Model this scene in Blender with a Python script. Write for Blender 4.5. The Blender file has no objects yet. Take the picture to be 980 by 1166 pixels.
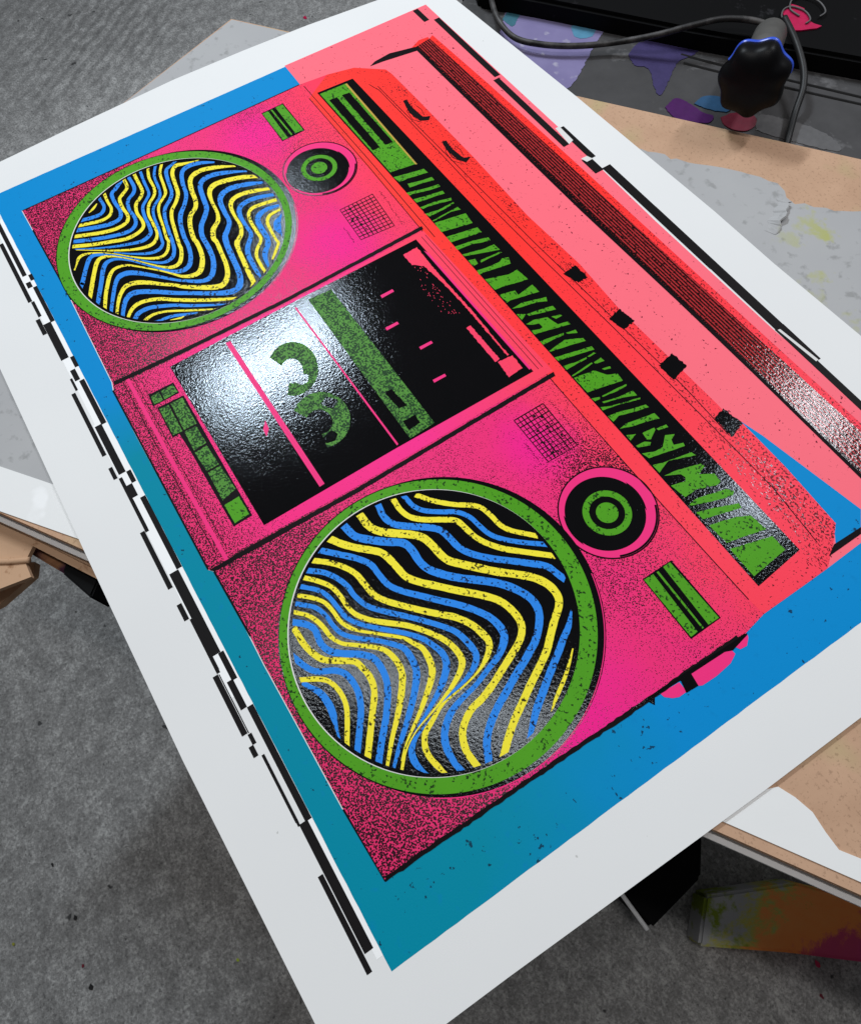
import bpy, bmesh, math, random, json
from mathutils import Vector, Matrix
random.seed(7)
scene = bpy.context.scene
COL = scene.collection

# ------------------------------------------------------------------ camera
cam_data = bpy.data.cameras.new('camera')
cam = bpy.data.objects.new('camera', cam_data); COL.objects.link(cam)
right = Vector((0.53968351, 0.84097647, -0.03873351))
down = Vector((0.76687899, -0.51007282, -0.3895155))
fwd = Vector((-0.34733028, 0.18051118, -0.92020508))
M = Matrix((right, -down, -fwd)).transposed().to_4x4()
M.translation = Vector((0.55147357, 0.06809666, 0.36888861))
cam.matrix_world = M
cam_data.sensor_fit = 'HORIZONTAL'; cam_data.sensor_width = 36
cam_data.lens = 36 * 761.77 / 980
cam_data.clip_start = 0.01; cam_data.clip_end = 200
scene.camera = cam

# ------------------------------------------------------------------ light of the workshop: three ceiling tubes and dim room light
world = bpy.data.worlds.new('World'); scene.world = world; world.use_nodes = True
bg = world.node_tree.nodes['Background']
bg.inputs[0].default_value = (0.97, 0.98, 1.0, 1); bg.inputs[1].default_value = 0.10
scene.view_settings.view_transform = 'Standard'; scene.view_settings.look = 'None'
scene.view_settings.exposure = 0; scene.view_settings.gamma = 1

def tube(name, a, b, width, power, color, target):
    a, b = Vector(a), Vector(b)
    l = bpy.data.lights.new(name, 'AREA'); l.shape = 'RECTANGLE'
    l.size = (b - a).length; l.size_y = width; l.energy = power; l.color = color
    o = bpy.data.objects.new(name, l); COL.objects.link(o)
    c = (a + b) / 2; z = (c - Vector(target)).normalized()
    x = (b - a).normalized(); x = (x - z * x.dot(z)).normalized(); y = z.cross(x)
    m = Matrix((x, y, z)).transposed().to_4x4(); m.translation = c; o.matrix_world = m
    return o
tube('ceiling_tube', (-0.96, 0.06, 1.6), (-1.03, 0.56, 1.6), 0.06, 24.5, (0.84, 0.93, 1.0), (0.3, 0.2, 0))
tube('ceiling_tube', (-1.56, 0.70, 1.6), (-1.36, 0.56, 1.6), 0.05, 3.4, (0.84, 0.93, 1.0), (0.3, 0.2, 0))
tube('ceiling_tube', (-0.10, -0.15, 1.6), (0.75, 0.50, 1.6), 0.05, 7.8, (1.0, 0.98, 0.96), (0.35, 0.17, 0))
tube('ceiling_tube', (0.36, 1.30, 1.6), (0.16, 1.90, 1.6), 0.08, 12.5, (0.93, 0.95, 1.0), (0.4, 0.3, 0))

# ------------------------------------------------------------------ helpers
def lin(r, g, b):
    f = lambda c: (c/255/12.92) if c/255 <= 0.04045 else ((c/255+0.055)/1.055)**2.4
    return (f(r), f(g), f(b), 1)

class NT:
    def __init__(s, name):
        s.m = bpy.data.materials.new(name); s.m.use_nodes = True
        s.t = s.m.node_tree; s.n = s.t.nodes; s.b = s.n['Principled BSDF']
        s.co = s.n.new('ShaderNodeTexCoord').outputs['Object']
        s.b.inputs['Specular IOR Level'].default_value = 0.3
    def link(s, a, b): s.t.links.new(a, b)
    def put(s, sock, v):
        if hasattr(v, 'is_output'): s.link(v, sock)
        else: sock.default_value = v
    def noise(s, scale, detail=2, rough=0.5, vec=None, out='Fac', dist=0):
        n = s.n.new('ShaderNodeTexNoise'); n.inputs['Scale'].default_value = scale
        n.inputs['Detail'].default_value = detail; n.inputs['Roughness'].default_value = rough
        n.inputs['Distortion'].default_value = dist
        s.link(vec or s.co, n.inputs['Vector']); return n.outputs[out]
    def voro(s, scale, vec=None, out='Distance', rnd=1):
        n = s.n.new('ShaderNodeTexVoronoi'); n.inputs['Scale'].default_value = scale
        n.inputs['Randomness'].default_value = rnd
        s.link(vec or s.co, n.inputs['Vector']); return n.outputs[out]
    def math(s, op, a, b=0.0, c=None, clamp=False):
        n = s.n.new('ShaderNodeMath'); n.operation = op; n.use_clamp = clamp
        s.put(n.inputs[0], a); s.put(n.inputs[1], b)
        if c is not None: s.put(n.inputs[2], c)
        return n.outputs[0]
    def rng(s, v, a, b, c=0.0, d=1.0):
        n = s.n.new('ShaderNodeMapRange'); n.interpolation_type = 'LINEAR'
        for i, x in enumerate((v, a, b, c, d)): s.put(n.inputs[i], x)
        return n.outputs[0]
    def mix(s, f, a, b):
        n = s.n.new('ShaderNodeMix'); n.data_type = 'RGBA'
        s.put(n.inputs[0], f); s.put(n.inputs[6], a); s.put(n.inputs[7], b); return n.outputs[2]
    def ramp(s, v, stops):
        n = s.n.new('ShaderNodeValToRGB'); e = n.color_ramp.elements
        while len(e) < len(stops): e.new(0.5)
        for k, (p, c) in zip(e, stops): k.position = p; k.color = c
        s.put(n.inputs[0], v); return n.outputs[0]
    def xyz(s):
        n = s.n.new('ShaderNodeSeparateXYZ'); s.link(s.co, n.inputs[0]); return n.outputs
    def dist(s, x, y, r, z=0):
        n = s.n.new('ShaderNodeVectorMath'); n.operation = 'DISTANCE'
        s.link(s.co, n.inputs[0]); n.inputs[1].default_value = (x, y, z)
        return s.rng(n.outputs['Value'], 0, r, 1, 0)
    def scaled(s, x, y, z, rot=0):
        n = s.n.new('ShaderNodeMapping'); s.link(s.co, n.inputs[0])
        n.inputs['Scale'].default_value = (x, y, z); n.inputs['Rotation'].default_value = (0, 0, rot)
        return n.outputs[0]
    def bump(s, h, strength, dist):
        n = s.n.new('ShaderNodeBump'); n.inputs['Strength'].default_value = strength
        n.inputs['Distance'].default_value = dist; s.link(h, n.inputs['Height'])
        s.link(n.outputs[0], s.b.inputs['Normal'])
    def done(s, color, rough=0.5, spec=None, metal=None):
        s.put(s.b.inputs['Base Color'], color); s.put(s.b.inputs['Roughness'], rough)
        if spec is not None: s.put(s.b.inputs['Specular IOR Level'], spec)
        if metal is not None: s.put(s.b.inputs['Metallic'], metal)
        return s.m

BLACK = lin(17, 16, 18)
def flecks(t, size, amount):
    """specks where the screen let the black through: worn, broken ink"""
    a = t.noise(size, 3, 0.6); b = t.noise(size * 0.22, 2)
    v = t.math('ADD', a, t.math('MULTIPLY', b, 0.35))
    return t.rng(v, amount, amount + 0.02)
def ink(name, color, fleck=None, rough=0.5, spec=0.08, vary=0.10, fleck_color=BLACK):
    t = NT(name)
    lo = tuple(c * (1 - vary) for c in color[:3]) + (1,)
    c = t.mix(t.noise(35, 3), lo, color)
    if fleck: c = t.mix(flecks(t, *fleck), c, fleck_color)
    t.bump(t.noise(900, 2), 0.12, 0.0004)
    return t.done(c, rough, spec)

M_ = {}
def build_materials():
    t = NT('paper'); c = t.mix(t.noise(6, 3), lin(222, 222, 222), lin(232, 232, 231))
    c = t.mix(t.rng(t.noise(260, 1), 0.80, 0.82), c, lin(196, 196, 194))
    t.bump(t.noise(1500, 3), 0.08, 0.0003); M_['paper'] = t.done(c, 0.75, 0.2)
    # blue flat with the warm light tint at the near corner painted in as teal
    t = NT('blue_ink')
    d = t.math('MAXIMUM', t.dist(0.50, -0.02, 0.24), t.math('MULTIPLY', t.dist(0.33, 0.0, 0.12), 0.9))
    d = t.math('ADD', d, t.math('MULTIPLY', t.noise(30, 4), 0.18))
    c = t.mix(t.rng(d, 0.18, 0.62), lin(4, 136, 203), lin(0, 136, 162))
    c = t.mix(t.rng(t.noise(160, 4), 0.6, 1.0), c, lin(4, 124, 186))
    c = t.mix(t.math('MULTIPLY', flecks(t, 240, 0.855), 0.85), c, lin(14, 34, 60))
    t.bump(t.noise(900, 2), 0.1, 0.0004); M_['blue'] = t.done(c, 0.5, 0.06)
    M_['coral'] = ink('coral_ink', lin(255, 112, 128), (430, 0.84), 0.5, 0.08, 0.04, lin(120, 25, 45))
    # pink body: split fountain magenta to red, with black stipple
    t = NT('pink_stipple_ink'); x, y, z = t.xyz()
    hot = t.math('MAXIMUM', t.math('MAXIMUM', t.dist(0.555, 0.14, 0.07), t.dist(0.195, 0.20, 0.05)),
                 t.math('MAXIMUM', t.dist(0.06, 0.20, 0.05), t.dist(0.41, 0.22, 0.04)))
    wob = t.math('ADD', y, t.math('MULTIPLY', t.math('SUBTRACT', t.noise(18, 3), 0.5), 0.05))
    c = t.ramp(t.rng(wob, 0.0, 0.34), [(0.0, lin(226, 48, 104)), (0.35, lin(240, 52, 122)), (0.62, lin(240, 46, 118)),
                                       (0.74, lin(250, 60, 96)), (0.86, lin(255, 58, 80)), (1.0, lin(255, 55, 45))])
    c = t.mix(t.math('MULTIPLY', t.rng(t.math('ADD', hot, t.math('MULTIPLY', t.noise(60, 3), 0.3)), 0.35, 0.95), 0.75), c, lin(246, 26, 146))
    dens = t.math('MULTIPLY', t.rng(y, 0.01, 0.15, 0.30, 0.0), 1.0)
    for px_, py_, r_, k_ in DENSE: dens = t.math('ADD', dens, t.math('MULTIPLY', t.dist(px_, py_, r_), k_))
    dens = t.math('ADD', dens, t.rng(t.noise(14, 3), 0.35, 0.7, 0.0, 0.25))
    dens = t.math('SUBTRACT', dens, t.math('MULTIPLY', hot, 0.10)); dens = t.math('MINIMUM', dens, 0.46)
    cell = t.math('ADD', t.voro(1120), t.math('MULTIPLY', t.math('SUBTRACT', t.noise(900, 2), 0.5), 0.6))
    sp = t.rng(t.math('SUBTRACT', t.math('ADD', 0.20, t.math('MULTIPLY', dens, 0.85)), cell), 0.0, 0.06)
    red = t.rng(y, 0.262, 0.268)
    sp = t.math('MULTIPLY', sp, t.rng(red, 0, 1, 1.0, 0.35))
    c = t.mix(sp, c, lin(44, 10, 26))
    t.bump(t.noise(900, 2), 0.15, 0.0004); M_['pink'] = t.done(c, t.mix(sp, (0.5,)*3+(1,), (0.25,)*3+(1,)), t.math('ADD', 0.08, t.math('MULTIPLY', sp, 0.10)))
    # deck panel: stippled pink frame
    t = NT('deck_pink_ink'); x, y, z = t.xyz()
    c = t.ramp(t.rng(y, 0.0, 0.27), [(0, lin(232, 50, 106)), (0.25, lin(250, 40, 130)), (0.6, lin(250, 44, 140)), (0.9, lin(252, 66, 96)), (1, lin(255, 66, 90))])
    dens = t.rng(y, 0.02, 0.085, 0.38, 0.0)
    cell = t.math('ADD', t.voro(1120), t.math('MULTIPLY', t.math('SUBTRACT', t.noise(900, 2), 0.5), 0.6))
    sp = t.rng(t.math('SUBTRACT', t.math('ADD', 0.12, t.math('MULTIPLY', dens, 1.15)), cell), 0.0, 0.06)
    c = t.mix(sp, c, lin(60, 8, 30))
    t.bump(t.noise(900, 2), 0.15, 0.0004); M_['deck_pink'] = t.done(c, 0.45, 0.1)
    t = NT('red_ink'); x, y, z = t.xyz()
    c = t.mix(t.rng(x, 0.26, 0.52), lin(255, 52, 46), lin(255, 62, 84))
    w = t.math('ADD', t.noise(700, 2), t.math('MULTIPLY', t.noise(40, 3), 0.25))
    up = t.math('ADD', t.rng(y, 0.314, 0.322, 0, 0.055), t.math('MULTIPLY', t.math('MULTIPLY', t.rng(x, 0.46, 0.5), t.rng(y, 0.304, 0.312)), 0.06))
    c = t.mix(t.rng(t.math('ADD', w, up), 0.78, 0.81), c, lin(110, 14, 26))
    t.bump(t.noise(900, 2), 0.12, 0.0004); M_['red'] = t.done(c, 0.42, 0.12)
    M_['pink_flat'] = ink('pink_flat_ink', lin(246, 50, 128), (500, 0.95), 0.42, 0.08, 0.06)
    M_['green'] = ink('green_ink', lin(82, 162, 30), (520, 0.775), 0.42, 0.08, 0.18, lin(22, 56, 12))
    M_['green_dark'] = ink('green_button_ink', lin(88, 150, 58), (760, 0.665), 0.42, 0.08, 0.25, lin(24, 62, 24))
    M_['yellow'] = ink('yellow_ink', lin(248, 232, 58), (620, 0.775), 0.45, 0.08, 0.05, lin(60, 50, 10))
    M_['wave_blue'] = ink('wave_blue_ink', lin(44, 138, 236), (620, 0.78), 0.45, 0.08, 0.12, lin(12, 26, 60))
    M_['tan'] = ink('tan_ink', lin(190, 160, 70), None, 0.5)
    M_['pale'] = ink('bare_paper_gap', lin(226, 224, 222), None, 0.6)
    # glossy black overprint with orange peel
    t = NT('gloss_black_ink')
    h = t.math('ADD', t.math('MULTIPLY', t.noise(620, 3, 0.6), 0.9), t.math('MULTIPLY', t.noise(150, 2), 0.5))
    t.bump(h, 0.5, 0.00020)
    t.b.inputs['Specular Tint'].default_value = (0.80, 0.90, 1.0, 1)
    M_['black'] = t.done(t.mix(t.noise(60, 2), lin(10, 10, 11), lin(14, 12, 14)), 0.07, 0.24)
    M_['line'] = ink('black_line_ink', lin(16, 9, 13), None, 0.5, 0.06)
    M_['halo_white'] = ink('halo_white', lin(246, 246, 246), None, 0.5, 0.1, 0.02)
    M_['code'] = ink('registration_black_ink', lin(26, 24, 25), None, 0.5, 0.06)
    # ribbed grille of the handle
    t = NT('grille_ink'); x, y, z = t.xyz()
    off = t.math('SUBTRACT', y, t.math('ADD', 0.3605, t.math('MULTIPLY', x, 0.0118)))
    w = t.math('FRACT', t.math('MULTIPLY', off, 440))
    ln = t.math('MULTIPLY', t.rng(w, 0.50, 0.62), t.rng(t.noise(420, 3), 0.34, 0.46))
    ln = t.math('MULTIPLY', ln, t.rng(off, 0.0028, 0.0034))
    ln = t.math('MAXIMUM', ln, t.math('MULTIPLY', t.rng(t.noise(900, 2), 0.60, 0.64), 0.6))
    c = t.mix(ln, lin(20, 9, 12), lin(178, 48, 52))
    t.bump(t.noise(430, 3, 0.55), 0.5, 0.00035); M_['grille'] = t.done(c, 0.12, 0.24)
    # concrete
    t = NT('concrete')
    big = t.noise(1.4, 3); mid = t.noise(34, 5, 0.7); fine = t.noise(135, 5, 0.66, None, 'Fac', 0.3)
    v = t.math('ADD', t.math('MULTIPLY', mid, 0.42), t.math('ADD', t.math('ADD', t.math('MULTIPLY', t.noise(300, 4, 0.75), 0.60), t.math('MULTIPLY', fine, 0.36)), t.math('MULTIPLY', big, 0.35)))
    c = t.ramp(t.rng(v, 0.58, 1.10), [(0, lin(84, 83, 83)), (0.38, lin(122, 121, 120)), (0.55, lin(140, 139, 138)), (1, lin(206, 205, 203))])
    c = t.mix(t.math('MULTIPLY', t.rng(fine, 0.54, 0.62), 0.12), c, lin(176, 176, 174))
    c = t.mix(t.math('MULTIPLY', t.rng(t.noise(260, 4, 0.65), 0.44, 0.36), 0.5), c, lin(62, 62, 62))
    c = t.mix(t.rng(t.noise(44, 3), 0.70, 0.73), c, lin(66, 66, 66))
    rid = t.n.new('ShaderNodeTexWave'); rid.inputs['Scale'].default_value = 13; rid.inputs['Distortion'].default_value = 3.2; rid.inputs['Detail'].default_value = 3; rid.inputs['Detail Scale'].default_value = 2
    t.link(t.scaled(1, 1, 1, RIDGE_ANGLE), rid.inputs['Vector'])
    patch = t.dist(RIDGE[0], RIDGE[1], RIDGE[2], -0.5)
    patch = t.rng(t.math('ADD', patch, t.math('MULTIPLY', t.noise(6, 3), 0.5)), 0.62, 1.05)
    c = t.mix(t.math('MULTIPLY', patch, t.rng(rid.outputs['Fac'], 0.15, 0.6, 0.34, 0.0)), c, lin(70, 70, 70))
    hgt = t.math('ADD', t.math('ADD', t.math('MULTIPLY', fine, 0.8), mid), t.math('MULTIPLY', t.math('MULTIPLY', rid.outputs['Fac'], patch), 0.6))
    t.bump(hgt, 0.5, 0.004); M_['concrete'] = t.done(c, 0.85, 0.15)
    # boards
    t = NT('brown_hardboard')
    c = t.mix(t.noise(40, 4), lin(178, 142, 116), lin(202, 166, 138))
    gr = t.rng(t.noise(14, 3), 0.55, 0.7); c = t.mix(t.math('MULTIPLY', gr, 0.5), c, lin(160, 168, 110)); c = t.mix(t.math('MULTIPLY', t.rng(t.noise(420, 3, 0.7), 0.56, 0.66), 0.4), c, lin(120, 92, 72))
    t.bump(t.noise(300, 3), 0.2, 0.0006); M_['hardboard'] = t.done(c, 0.8, 0.15)
    t = NT('cut_hardboard_edge')
    c = t.mix(t.noise(200, 3, 0.6, t.scaled(0.12, 0.12, 1)), lin(186, 140, 106), lin(226, 186, 152))
    M_['edge'] = t.done(c, 0.85, 0.1)
    t = NT('white_facing'); c = t.mix(t.rng(t.noise(20, 4), 0.62, 0.66), lin(230, 230, 229), lin(240, 240, 240))
    t.bump(t.noise(60, 4), 0.15, 0.001); M_['white_face'] = t.done(c, 0.7, 0.2)
    t = NT('grey_facing')
    c = t.mix(t.noise(12, 4), lin(160, 160, 162), lin(176, 176, 176))
    c = t.mix(t.rng(t.noise(130, 4), 0.58, 0.7), c, lin(148, 148, 148))
    st = t.math('MULTIPLY', t.rng(t.noise(26, 4, 0.7), 0.50, 0.62), t.dist(0.43, 0.535, 0.12))
    c = t.mix(t.rng(st, 0.1, 0.5, 0, 0.8), c, lin(170, 172, 84))
    t.bump(t.noise(90, 5), 0.15, 0.001); M_['grey_face'] = t.done(c, 0.75, 0.2)
    t = NT('corrugated_card')
    c = t.mix(t.noise(18, 4), lin(176, 142, 114), lin(200, 164, 134))
    c = t.mix(t.rng(t.noise(90, 4, 0.7), 0.6, 0.7), c, lin(150, 112, 84))
    t.bump(t.noise(120, 3), 0.25, 0.001); M_['card'] = t.done(c, 0.85, 0.1)
    t = NT('stained_wood')
    c = t.mix(t.noise(160, 3, 0.6, t.scaled(1, 0.15, 1)), lin(96, 60, 40), lin(152, 110, 78))
    c = t.mix(t.rng(t.noise(35, 3), 0.52, 0.62), c, lin(62, 26, 48)); M_['wood'] = t.done(c, 0.7, 0.2)
    t = NT('black_plastic'); t.bump(t.noise(40, 2), 0.05, 0.001); M_['plastic'] = t.done(lin(8, 8, 10), 0.42, 0.12)
    t = NT('black_steel'); c = t.mix(t.rng(t.noise(30, 5, 0.7), 0.62, 0.74), lin(12, 12, 13), lin(52, 51, 54))
    M_['steel'] = t.done(c, 0.6, 0.06)
    t = NT('dusty_grey_metal')
    c = t.mix(t.noise(30, 5, 0.65), lin(46, 45, 46), lin(76, 75, 76))
    c = t.mix(t.rng(t.noise(22, 5, 0.7), 0.56, 0.66), c, lin(98, 97, 98))
    M_['rail'] = t.done(c, 0.6, 0.3)
    t = NT('lilac_tape'); c = t.mix(t.noise(40, 4), lin(108, 100, 142), lin(136, 129, 168))
    c = t.mix(t.rng(t.noise(70, 4), 0.6, 0.68), c, lin(160, 156, 176)); M_['lilac'] = t.done(c, 0.6, 0.2)
    for k, v in dict(violet=(62, 54, 98), cyan=(86, 142, 172), teal=(60, 110, 126), purple=(72, 18, 88), red_paint=(112, 32, 50), blue_paint=(40, 80, 116), magenta=(190, 18, 78), olive=(140, 140, 50), lime=(170, 190, 60), grey_light=(96, 95, 96)).items():
        t = NT(k + '_paint'); a = lin(*v); c = t.mix(t.noise(120, 4, 0.7), tuple(q*0.6 for q in a[:3]) + (1,), tuple(min(1, q*1.15) for q in a[:3]) + (1,))
        t.bump(t.noise(200, 3), 0.3, 0.001); M_[k] = t.done(c, 0.45, 0.35)
    t = NT('cable_rubber'); c = t.mix(t.rng(t.noise(60, 4, 0.6), 0.45, 0.75), lin(30, 29, 30), lin(92, 89, 88)); M_['cable'] = t.done(c, 0.5, 0.35)
    t = NT('dark_rubber'); M_['cable_dark'] = t.done(t.mix(t.noise(80, 3), lin(18, 18, 18), lin(34, 33, 34)), 0.5, 0.35)
    t = NT('worn_grey_metal'); M_['stem'] = t.done(t.mix(t.noise(90, 4), lin(84, 82, 80), lin(120, 118, 114)), 0.45, 0.5, 0.3)
    t = NT('rim_highlight'); M_['rim_highlight'] = t.done(t.mix(t.noise(100, 3), lin(30, 60, 190), lin(70, 110, 230)), 0.3, 0.5)  # bluish back light on the knob, put in as a colour
    t = NT('foam_edge'); M_['foam'] = t.done(t.mix(t.noise(120, 3), lin(222, 222, 224), lin(236, 236, 236)), 0.6, 0.2)
    # paint stained panel on the floor
    t = NT('paint_stained_panel')
    n1 = t.noise(11, 7, 0.75, None, 'Fac', 0.8); n2 = t.noise(15, 6, 0.7); x, y, z = t.xyz()
    u = t.math('ADD', x, t.math('MULTIPLY', t.math('SUBTRACT', n1, 0.5), 0.16))
    c = t.ramp(t.rng(u, PANEL_U[0], PANEL_U[1]), [(0, lin(165, 165, 165)), (0.22, lin(158, 158, 160)), (0.30, lin(170, 168, 84)), (0.38, lin(222, 140, 76)),
                                   (0.58, lin(222, 130, 66)), (0.68, lin(184, 66, 100)), (1, lin(180, 62, 110))])
    c = t.mix(t.rng(n2, 0.56, 0.62), c, lin(122, 138, 40))
    M_['panel'] = t.done(c, 0.7, 0.2)

def finish(bm, name, mats, parent=None, smooth=False):
    me = bpy.data.meshes.new(name); bm.to_mesh(me); bm.free()
    for m in (mats if isinstance(mats, (list, tuple)) else [mats]): me.materials.append(M_[m])
    if smooth:
        for p in me.polygons: p.use_smooth = True
    o = bpy.data.objects.new(name, me); COL.objects.link(o)
    if parent: o.parent = parent
    return o
def tag(o, label=None, cat=None, group=None, kind=None):
    if label: o['label'] = label
    if cat: o['category'] = cat
    if group: o['group'] = group
    if kind: o['kind'] = kind
    return o
def empty(name, loc, label, cat, group=None):
    o = bpy.data.objects.new(name, None); COL.objects.link(o); o.location = loc; o.empty_display_size = 0.02
    return tag(o, label, cat, group)

LAYER = 0.00003   # one film of ink
_lift = [0]
def lift(layer):
    _lift[0] = (_lift[0] + 1) % 40
    return layer * LAYER + _lift[0] * 4e-7
def add_poly(bm, pts, layer, mat=0, mm=True):
    k = 0.001 if mm else 1
    z = lift(layer)
    vs = [bm.verts.new((p[0]*k, p[1]*k, z)) for p in pts]
    f = bm.faces.new(vs); f.normal_update()
    if f.normal.z < 0: f.normal_flip()
    f.material_index = mat
    if len(vs) > 4: bmesh.ops.triangulate(bm, faces=[f])
def rough_poly(pts, amp=0.25, step=2.0, seed=1):
    r = random.Random(seed); out = []
    for i in range(len(pts)):
        a = Vector(pts[i]); b = Vector(pts[(i+1) % len(pts)]); n = max(1, int((b-a).length / step))
        for k in range(n):
            p = a.lerp(b, k/n); out.append((p.x + (r.uniform(-amp, amp) if k else 0), p.y + (r.uniform(-amp, amp) if k else 0)))
    return out
def add_disc(bm, c, layer, mat=0, dx=0, dy=0, dr=0, n=120):
    add_poly(bm, [(c[0]+dx+(c[2]+dr)*math.cos(2*math.pi*i/n), c[1]+dy+(c[2]+dr)*math.sin(2*math.pi*i/n)) for i in range(n)], layer, mat)
def add_ring(bm, c, r0, r1, layer, mat=0, a0=0, a1=360, n=140, dx=0, dy=0):
    z = lift(layer); prev = None
    for i in range(n+1):
        a = math.radians(a0 + (a1-a0)*i/n)
        v = [bm.verts.new(((c[0]+dx+r*math.cos(a))*0.001, (c[1]+dy+r*math.sin(a))*0.001, z)) for r in (r0, r1)]
        if prev:
            f = bm.faces.new((prev[0], prev[1], v[1], v[0])); f.normal_update(); f.material_index = mat
            if f.normal.z < 0: f.normal_flip()
        prev = v
def catmull(pts, sub=5):
    out = []; n = len(pts)
    for i in range(n-1):
        p = [Vector(pts[max(0, i-1)]), Vector(pts[i]), Vector(pts[i+1]), Vector(pts[min(n-1, i+2)])]
        for k in range(sub):
            t = k/sub
            out.append(0.5*((2*p[1]) + (p[2]-p[0])*t + (2*p[0]-5*p[1]+4*p[2]-p[3])*t*t + (3*p[1]-p[0]-3*p[2]+p[3])*t**3))
    out.append(Vector(pts[-1])); return out
def add_ribbon(bm, pts, layer, mat=0, wscale=1.0, clip=None):
    pts = [Vector(p) for p in pts]
    if clip:      # stripes run out to the black rim of the cone and are cut by it
        cx, cy, R = clip
        for end, nxt in ((0, 1), (-1, -2)):
            p, q = pts[end], pts[nxt]; d = math.hypot(p.x-cx, p.y-cy); t = Vector((p.x-q.x, p.y-q.y)).normalized()
            if d > R - 7 and t.dot(Vector((p.x-cx, p.y-cy)).normalized()) > 0.25 and p.z > 1.2:
                e = Vector((p.x + t.x*5, p.y + t.y*5, p.z))
                pts = [e] + pts if end == 0 else pts + [e]
    P = catmull(pts, 5); z = lift(layer); prev = None; n = len(P); far = False
    for i, p in enumerate(P):
        a, b = P[max(0, i-1)], P[min(n-1, i+1)]
        t = Vector((b.x-a.x, b.y-a.y)); t.normalize() if t.length else None
        w = max(0.15, p.z) * wscale / 2 * (1 + random.uniform(-0.05, 0.05))
        co = [Vector((p.x - k*t.y*w, p.y + k*t.x*w)) for k in (1, -1)]; out = 0
        if clip:
            for m in range(2):
                v = co[m] - Vector((cx, cy))
                if v.length > R: co[m] = Vector((cx, cy)) + v.normalized()*R; out += 1
        q = [bm.verts.new((c.x*0.001, c.y*0.001, z)) for c in co]
        if prev and not (far and out == 2):
            f = bm.faces.new((prev[1], q[1], q[0], prev[0])); f.normal_update(); f.material_index = mat
            if f.normal.z < 0: f.normal_flip()
        prev = q; far = out == 2
def add_line(bm, pts, w, layer, mat=0):
    z = lift(layer); prev = None; n = len(pts)
    for i, p in enumerate(pts):
        a, b = pts[max(0, i-1)], pts[min(n-1, i+1)]
        t = Vector((b[0]-a[0], b[1]-a[1])).normalized()
        q = [bm.verts.new(((p[0] - k*t.y*w/2)*0.001, (p[1] + k*t.x*w/2)*0.001, z)) for k in (1, -1)]
        if prev:
            f = bm.faces.new((prev[1], q[1], q[0], prev[0])); f.normal_update(); f.material_index = mat
            if f.normal.z < 0: f.normal_flip()
        prev = q
def add_box(bm, pts, z0, z1, mat=0):
    """prism over a polygon (metres)"""
    lo = [bm.verts.new((x, y, z0)) for x, y in pts]; hi = [bm.verts.new((x, y, z1)) for x, y in pts]
    n = len(pts); fs = [bm.faces.new(lo), bm.faces.new(hi)]
    for i in range(n): fs.append(bm.faces.new((lo[i], lo[(i+1) % n], hi[(i+1) % n], hi[i])))
    for f in fs: f.material_index = mat
    bmesh.ops.recalc_face_normals(bm, faces=fs)
    return fs
def add_tube(bm, pts, r, seg=10, mat=0):
    P = catmull([Vector(p) for p in pts], 8); rings = []; n = len(P)
    for i, p in enumerate(P):
        t = (P[min(n-1, i+1)] - P[max(0, i-1)]).normalized()
        up = Vector((0.1, 0.2, 1)); s = t.cross(up).normalized(); u = s.cross(t)
        rings.append([bm.verts.new(p + (s*math.cos(2*math.pi*k/seg) + u*math.sin(2*math.pi*k/seg))*r) for k in range(seg)])
    for a, b in zip(rings, rings[1:]):
        for k in range(seg): bm.faces.new((a[k], a[(k+1) % seg], b[(k+1) % seg], b[k])).material_index = mat
    for rg in (rings[0], rings[-1]):
        try: bm.faces.new(rg)
        except ValueError: pass
    bmesh.ops.recalc_face_normals(bm, faces=bm.faces[:])

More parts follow.
